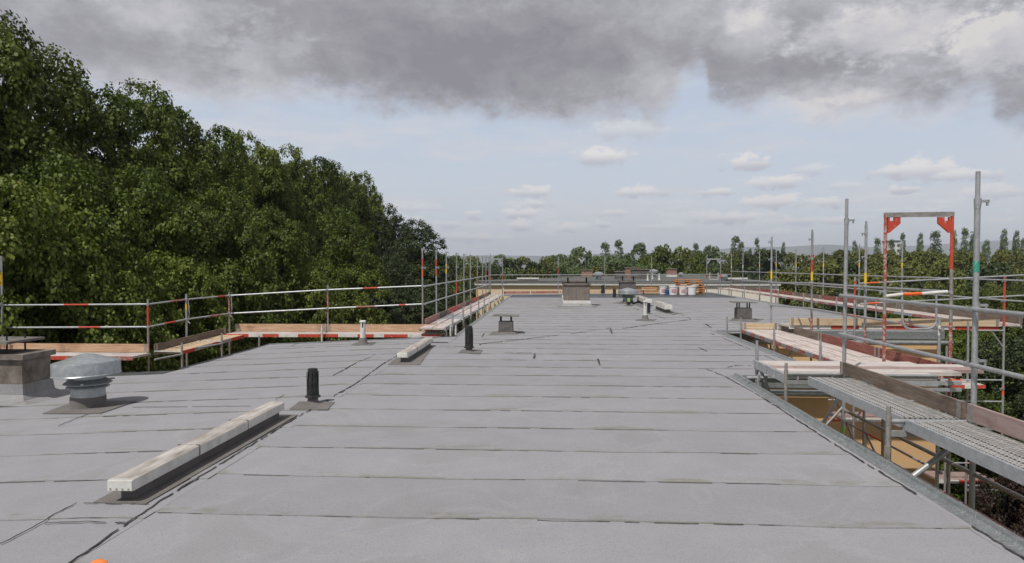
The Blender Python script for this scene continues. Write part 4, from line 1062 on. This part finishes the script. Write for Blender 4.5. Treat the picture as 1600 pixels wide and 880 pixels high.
# ------------------------------------------------------------------ trees
def crown_mesh(name, n_leaf, leaf, lobes, seed, shape=(1, 1, 1), lr=(.22, .38), taper=0.0, inner=.55, asp_=.24, clump=.25, zuni=False):
    """leaves scattered on many small bulging lobes filling a unit crown: x, y in -1..1, z in 0..1"""
    r = np.random.default_rng(seed); C = []; Rr = []
    while len(C) < lobes:
        d = r.normal(size=3); d /= np.linalg.norm(d); rad = r.uniform(.35, .82) ** .6
        z = .5 + d[2] * .44 * rad
        if zuni: z = r.uniform(.03, .95); d[2] = 0; d /= np.linalg.norm(d)
        wz = (1 - taper * max(0, z - .35)) * (np.sin(np.pi * min(1, max(0.02, z * .86 + .10))) ** .45)
        C.append((d[0] * rad * wz, d[1] * rad * wz, z)); Rr.append(r.uniform(*lr) * (.65 + .35 * wz))
    C = np.array(C); Rr = np.array(Rr); a = Rr ** 2; idx = r.choice(lobes, n_leaf, p=a / a.sum())
    d = r.normal(size=(n_leaf, 3)); d /= np.linalg.norm(d, axis=1)[:, None]; d[:, 2] = np.where(d[:, 2] < -.35, -d[:, 2], d[:, 2])
    # sub clumps: push the directions together a little
    NS = 40; sub = r.normal(size=(lobes, NS, 3)); sub /= np.linalg.norm(sub, axis=2)[:, :, None]; sub[:, :, 2] = np.abs(sub[:, :, 2]) * .9 - .15
    pick = sub[idx, r.integers(0, NS, n_leaf)]; loc_ = d * (r.random(n_leaf) ** .5)[:, None] * clump; rad = Rr[idx] * (1.0 - np.abs(r.normal(0, .12, n_leaf)) * inner)
    out_ = pick + loc_; d0 = d; d = out_
    asp = np.array([1, 1, asp_])
    p = C[idx] + d * rad[:, None] * asp * np.array(shape)
    nrm = pick * .55 + d0 * .9 + r.normal(size=(n_leaf, 3)) * .45 + np.array([0, 0, .3]); nrm /= np.linalg.norm(nrm, axis=1)[:, None]
    t = np.cross(nrm, r.normal(size=(n_leaf, 3))); t /= np.linalg.norm(t, axis=1)[:, None]; b = np.cross(nrm, t)
    s = leaf * r.uniform(.6, 1.35, n_leaf)[:, None]
    sc = np.array([1, 1, asp[2]])
    q = np.stack([p - t * s * .5 * sc, p + b * s * .42 * sc, p + t * s * .5 * sc, p - b * s * .42 * sc], 1).reshape(-1, 3)
    z0, z1 = np.quantile(q[:, 2], (.001, .9992)); q[:, 2] = (q[:, 2] - z0) / (z1 - z0)
    q[:, :2] /= np.quantile(np.hypot(q[:, 0], q[:, 1]), .985)
    me = bpy.data.meshes.new(name); me.vertices.add(len(q)); me.vertices.foreach_set('co', q.ravel().astype(np.float32))
    me.loops.add(n_leaf * 4); me.polygons.add(n_leaf)
    me.polygons.foreach_set('loop_start', np.arange(0, n_leaf * 4, 4)); me.loops.foreach_set('vertex_index', np.arange(n_leaf * 4))
    me.update(calc_edges=True)
    at = me.attributes.new('leafvar', 'FLOAT', 'FACE'); lv = r.random(n_leaf) * .6 + r.random(lobes)[idx] * .4
    at.data.foreach_set('value', lv.astype(np.float32))
    return me
HI = [crown_mesh('leaf_crown_%s' % c, 155000, .031, 125, s, lr=(.24, .42), taper=.2) for c, s in (('one', 1), ('two', 2), ('three', 3))]
LO = [crown_mesh('far_crown_%s' % c, 12000, .085, 50, s, lr=(.26, .46)) for c, s in (('one', 11), ('two', 12), ('three', 13))]
POP = [crown_mesh('poplar_crown_%s' % c, 11000, .13, 240, s, lr=(.24, .50), taper=.30, asp_=.11, inner=.9, zuni=True) for c, s in (('one', 21), ('two', 22))]
def trunk_mesh(seed, n=9):
    r = random.Random(seed); mb = MB(); k = Vector((0, 0, 0)); p = k
    for i in range(5):
        q = Vector((r.uniform(-.02, .02), r.uniform(-.02, .02), (i + 1) * .135)); mb.tube(p, q, .034 * (1 - i * .17), BARK, n, .034 * (1 - (i + 1) * .17), cap=False)
        if i > 0:
            for _ in range(3):
                a = r.uniform(0, 6.28); e = q + Vector((math.cos(a) * .11, math.sin(a) * .11, r.uniform(.05, .11))); mb.tube(q, e, .012, BARK, 5, .004)
        p = q
    return mb.mesh('tree_trunk', smooth=True)
TR = [trunk_mesh(1), trunk_mesh(2)]
leafed = {}
def tree(px, ytop, Y, rad, label, kind, mat, group=None, base=GZ, lift=.12, X=None, ry=None, name='tree', tr=True):
    p = P(px, ytop, Y=Y) if X is None else P(px, ytop, X=X)
    h = p.z - base
    loc = Vector((p.x, p.y, base)); rot = random.uniform(0, 6.28)
    t = thing(name, loc, label, 'tree' if name != 'bush' else 'bush', group)
    me = random.choice(kind)
    if not me.materials: me.materials.append(None)
    cz = h * lift
    o = bpy.data.objects.new('crown', me); COL.objects.link(o); o.material_slots[0].link = 'OBJECT'; o.material_slots[0].material = mat; o.parent = t; o.location = (0, 0, cz); o.rotation_euler = (0, 0, rot); o.scale = (rad, (ry or rad), (h - cz) * 1.0)
    if tr:
        o = bpy.data.objects.new('trunk', TR[random.randrange(2)]); COL.objects.link(o); o.parent = t; o.location = (0, 0, 0); o.rotation_euler = (0, 0, rot); k = min(h, 24); o.scale = (k * .55, k * .55, h)
    return t
# tall row on the left (X about -18)
row = [(-70, -10, 'X'), (18, 34, ''), (92, 84, ''), (150, 148, ''), (215, 132, ''), (280, 176, ''), (338, 204, ''), (395, 216, ''), (448, 236, ''), (492, 250, ''), (528, 256, ''), (560, 272, '')]
nm = ['tall leafy tree partly cut by the left picture edge', 'tallest leafy tree at the left edge of the row', 'tall leafy tree second from the left with a rounded top', 'lower leafy crown in the dip left of the pointed treetop',
      'tall leafy tree with the pointed double top left of centre of the row', 'leafy tree just right of the pointed treetop', 'leafy tree where the row skyline starts to slope gently', 'broad leafy tree in the middle of the gentle skyline',
      'leafy tree right of the middle of the left row', 'third tree from the right end of the tall left row', 'second tree from the right end of the tall left row', 'last tree at the right end of the tall left row']
for (px, yt, _), lb in zip(row, nm): tree(px, yt, 0, random.uniform(3.5, 4.2), lb, HI, LEAF_A, 'tall trees in a row left of the roof', X=-18.0)
front = [(-30, 250, 'low leafy tree at the left edge in front of the tall row'), (110, 250, 'leafy tree standing in front of the tall row above the orange toe board'), (330, 300, 'bright leafy tree in front of the row above the left scaffold corner'),
         (235, 268, 'leafy tree in front of the row behind the red banded corner post'), (430, 330, 'leafy tree in front of the row above the left scaffold rails'), (535, 330, 'bright leafy tree in front of the row at its right end')]
for (px, yt, lb), Xf in zip(front, (-14.5, -14.2, -13.6, -14.4, -13.2, -12.2)): tree(px, yt, 0, 3.2, lb, HI, LEAF_A, 'leafy trees in front of the tall row', X=Xf)
tree(600, 322, 66, 4.2, 'dark leafy tree just beyond the right end of the tall row', HI, LEAF_B, lift=.1)
tree(650, 346, 60, 4.4, 'dark tree with feathery top behind the tall left scaffold posts', HI, LEAF_B, lift=.05)
tree(612, 400, 48, 4.0, 'low dark tree filling the gap below the dark feathery tree', HI, LEAF_B, lift=.05)
tree(678, 420, 70, 4.0, 'dark tree behind the left scaffold posts, right of the feathery one', HI, LEAF_B, lift=.05)
# trees beyond the far building
def far(px, yt, Y, wpx, lb, mat=LEAF_C, kind=LO, group=None, lift=.1): tree(px, yt, Y, wpx / 2 * Y / F, lb, kind, mat, group, lift=lift)
G1 = 'trees behind the far end of the roof'
for px, yt, Y, wp, lb, mt in [
 (705, 398, 120, 60, 'pale green tree behind the upper left scaffold posts', LEAF_C), (745, 408, 130, 60, 'green tree behind the last left scaffold posts', LEAF_C),
 (800, 405, 110, 70, 'dark round tree right of the small left portal frame', LEAF_B), (838, 408, 112, 60, 'dark low tree left of the first far post', LEAF_B), (770, 409, 115, 50, 'dark tree behind the small left portal frame', LEAF_B),
 (855, 402, 150, 46, 'olive rounded tree behind the first far post', LEAF_D), (898, 386, 150, 62, 'tall grey green tree above the wide chimney', LEAF_C), (918, 392, 152, 24, 'narrow grey green tree touching the right of the tall one', LEAF_C),
 (880, 410, 120, 50, 'low green tree below the tall grey green one', LEAF_C), (930, 400, 160, 50, 'pale tree between tall crown and poplar pair', LEAF_C),
 (993, 380, 160, 56, 'rounded grey green tree right of the poplar pair', LEAF_C), (975, 405, 115, 60, 'low bright green tree below the poplar pair', LEAF_C),
 (1035, 383, 118, 60, 'deep green broad tree above the white buckets', LEAF_A), (1064, 386, 112, 60, 'dark green broad tree above the pallet stack', LEAF_A), (1010, 398, 110, 50, 'deep green tree left of the broad one over the buckets', LEAF_A),
 (1090, 392, 120, 46, 'green tree left of the distant portal frame', LEAF_A), (1112, 384, 170, 50, 'rounded tree behind the distant portal frame', LEAF_C), (1140, 395, 130, 50, 'olive tree right of the distant portal frame', LEAF_D)]:
    far(px, yt, Y, wp, lb, mt, group=G1)
for i, px in enumerate(range(690, 1200, 27)): far(px + (i * 7) % 11 - 5, 397 + (i * 5) % 7 - (6 if px > 1000 else 0), 190 + (i * 13) % 30, 54, 'muted green tree in the back rank ' + ('behind the left scaffold posts', 'behind the small left portal frame', 'left of the first far post', 'around the first far post', 'left of the second far post', 'between second and third far post', 'right of the third far post', 'left of the distant portal', 'right of the distant portal')[min(8, i // 2)], (LEAF_C, LEAF_C, LEAF_D)[i % 3], group='back rank of the far treeline')
for i, px in enumerate(range(735, 1010, 34)): far(px + (i * 5) % 9 - 4, 413 + (i * 7) % 8, 86 + (i * 11) % 14, 60, 'low bushy tree just behind the far roof ' + ('behind the left posts', 'behind the left portal', 'left of the first far post', 'at the first far post', 'above the wide chimney', 'right of the wide chimney', 'at the second far post', 'left of the reddish chimney', 'behind the reddish chimney')[i], (LEAF_D, LEAF_B, LEAF_C)[i % 3], group='low trees just behind the far roof')
G2 = 'poplars on the skyline'
for px, yt, Y, wp, lb in [(946, 379, 210, 22, 'left poplar of the pair above the far roof'), (967, 375, 210, 20, 'right and taller poplar of the pair above the far roof'), (1087, 380, 230, 14, 'slender poplar left of the distant portal frame'),
 (1149, 369, 230, 20, 'poplar right of the distant portal frame, left of a close pair'), (1158, 378, 232, 14, 'lower poplar touching the right of a taller one'), (1183, 372, 240, 11, 'slim lone poplar among the far right posts'), (1172, 388, 240, 8, 'very slim poplar between two others'),
 (1224, 378, 300, 9, 'thin poplar left of the tall yellow banded post'), (1336, 376, 260, 12, 'poplar behind the second bare near post'), (1371, 372, 250, 14, 'poplar left of the red portal frame post'), (1393, 374, 250, 12, 'poplar just inside the red portal frame at the left'), (1411, 364, 250, 11, 'poplar right of the far post inside the red portal frame'),
 (1438, 364, 240, 13, 'poplar in the middle of the red portal frame'), (1462, 361, 240, 22, 'broad poplar inside the red portal frame at the right'), (1491, 360, 240, 11, 'poplar just right of the red portal frame'),
 (1508, 356, 230, 15, 'tall poplar left of the thickest bare post'), (1520, 362, 231, 13, 'poplar touching the thickest bare post on its left'), (1541, 375, 230, 16, 'low poplar right of the thickest bare post'), (1569, 358, 230, 14, 'tall poplar near the right picture edge'), (1588, 360, 230, 13, 'second tall poplar from the right picture edge'), (1599, 372, 232, 12, 'poplar cut by the right picture edge')]:
    far(px, yt, Y, wp, lb, LEAF_C, POP, G2, lift=.1)
def where(px):
    for lim, ph in ((1200, 'left of the first yellow banded post'), (1235, 'behind the first yellow banded posts'), (1262, 'left of the red and yellow banded post'), (1285, 'behind the red and yellow banded post'), (1318, 'just left of the slimmer bare post'), (1345, 'behind the slimmer bare post'), (1380, 'between slimmer bare post and red portal'),
                    (1412, 'in the left of the red portal'), (1450, 'in the middle of the red portal'), (1485, 'in the right of the red portal'), (1515, 'between red portal and thickest post'), (1545, 'behind the thickest bare post'), (1580, 'left of the red topped post'), (1615, 'at the right picture edge')):
        if px < lim: return ph
    return 'beyond the right picture edge'
# mixed olive wood on the right; many look alike
names = ['olive tree', 'yellowish green tree', 'dark green tree']
r_ = random.Random(5)
for px in range(1165, 1640, 26):
    i = r_.randrange(3); mt = (LEAF_D, LEAF_D, LEAF_B)[i]
    far(px + r_.uniform(-8, 8), 394 + r_.uniform(-5, 6) - max(0, (px - 1230)) * .012, r_.uniform(118, 150), r_.uniform(52, 78), names[i] + ' on the skyline ' + where(px), mt, group='rear ' + names[i].split(' in ')[0] + 's right of the roof')
for px in range(1225, 1660, 36):
    i = r_.randrange(3); mt = (LEAF_D, LEAF_D, LEAF_B)[i]
    far(px + r_.uniform(-10, 10), 412 + r_.uniform(-8, 10), r_.uniform(75, 95), r_.uniform(80, 110), names[i] + ' in the middle ranks ' + where(px), mt, group='middle ' + names[i].split(' in ')[0] + 's right of the roof')
for px in range(1330, 1720, 44):
    i = r_.randrange(3); mt = (LEAF_D, LEAF_A, LEAF_B)[i]
    tree(px, 446 + r_.uniform(-12, 12), r_.uniform(48, 56), 3.2, names[i] + ' in the front rank ' + where(px), HI, mt, 'front ' + names[i].split(' in ')[0] + 's right of the roof')
for px, yt, Y, rd, lb, mt in [(1500, 500, 30, 2.8, 'green tree below the right wing scaffold, left one of two', LEAF_A), (1585, 480, 32, 3.2, 'green tree at the right edge behind the red topped post', LEAF_A), (1545, 535, 25, 2.6, 'dark leafy tree below the scaffold corner at the right', LEAF_B),
                              (1625, 530, 23, 2.8, 'dark leafy tree cut by the right picture edge', LEAF_B), (1606, 712, 16, 1.5, 'purple leaved tree under the near right scaffold', LEAF_R), (1530, 620, 21, 2.4, 'green shaded tree between the lower scaffold lifts', LEAF_A), (1500, 760, 19, 2.2, 'low green tree at the foot of the lower scaffold posts', LEAF_A), (1660, 640, 17, 2.5, 'dark tree beyond the purple one at the right edge', LEAF_B)]:
    tree(px, yt, Y, rd, lb, HI, mt, None, lift=.1)
wd = MB(); 
# distant wood as one mass
me = LO[0].copy(); 
dl = bpy.data.meshes.new('distant_wood'); base_me = LO[0]; nv = len(base_me.vertices); co = np.empty(nv * 3, np.float32); base_me.vertices.foreach_get('co', co); co = co.reshape(-1, 3)[:16000]
allv = []
for i in range(70):
    Yd = r_.uniform(260, 420); xx = Yd * (-.35 + 1.25 * i / 70) + r_.uniform(-6, 6); s = r_.uniform(9, 16); hgt = r_.uniform(11, 15)
    allv.append(co * np.array([s, s, hgt]) + np.array([xx, Yd, GZ]))
allv = np.concatenate(allv); nq = len(allv) // 4
dl.vertices.add(len(allv)); dl.vertices.foreach_set('co', allv.ravel()); dl.loops.add(nq * 4); dl.polygons.add(nq)
dl.polygons.foreach_set('loop_start', np.arange(0, nq * 4, 4)); dl.loops.foreach_set('vertex_index', np.arange(nq * 4)); dl.update(calc_edges=True); dl.materials.append(LEAF_C)
at = dl.attributes.new('leafvar', 'FLOAT', 'FACE'); at.data.foreach_set('value', rng.random(nq).astype(np.float32))
o = bpy.data.objects.new('distant_wood', dl); COL.objects.link(o); tag(o, 'distant wood reading as one green band below the hills', 'wood', kind='stuff')

# ------------------------------------------------------------------ haze
hz = MB().box((0, 4300, 145), (18500, 10800, 320), STEEL).build('haze'); hz.data.materials.clear()
mh = bpy.data.materials.new('air'); mh.use_nodes = True; tn = mh.node_tree; tn.nodes.clear()
pv = tn.nodes.new('ShaderNodeVolumePrincipled'); pv.inputs['Color'].default_value = (.80, .87, 1, 1); pv.inputs['Density'].default_value = 1.6e-4
ou = tn.nodes.new('ShaderNodeOutputMaterial'); tn.links.new(pv.outputs[0], ou.inputs['Volume']); hz.data.materials.append(mh); tag(hz, 'thin pale haze in the air', kind='stuff')
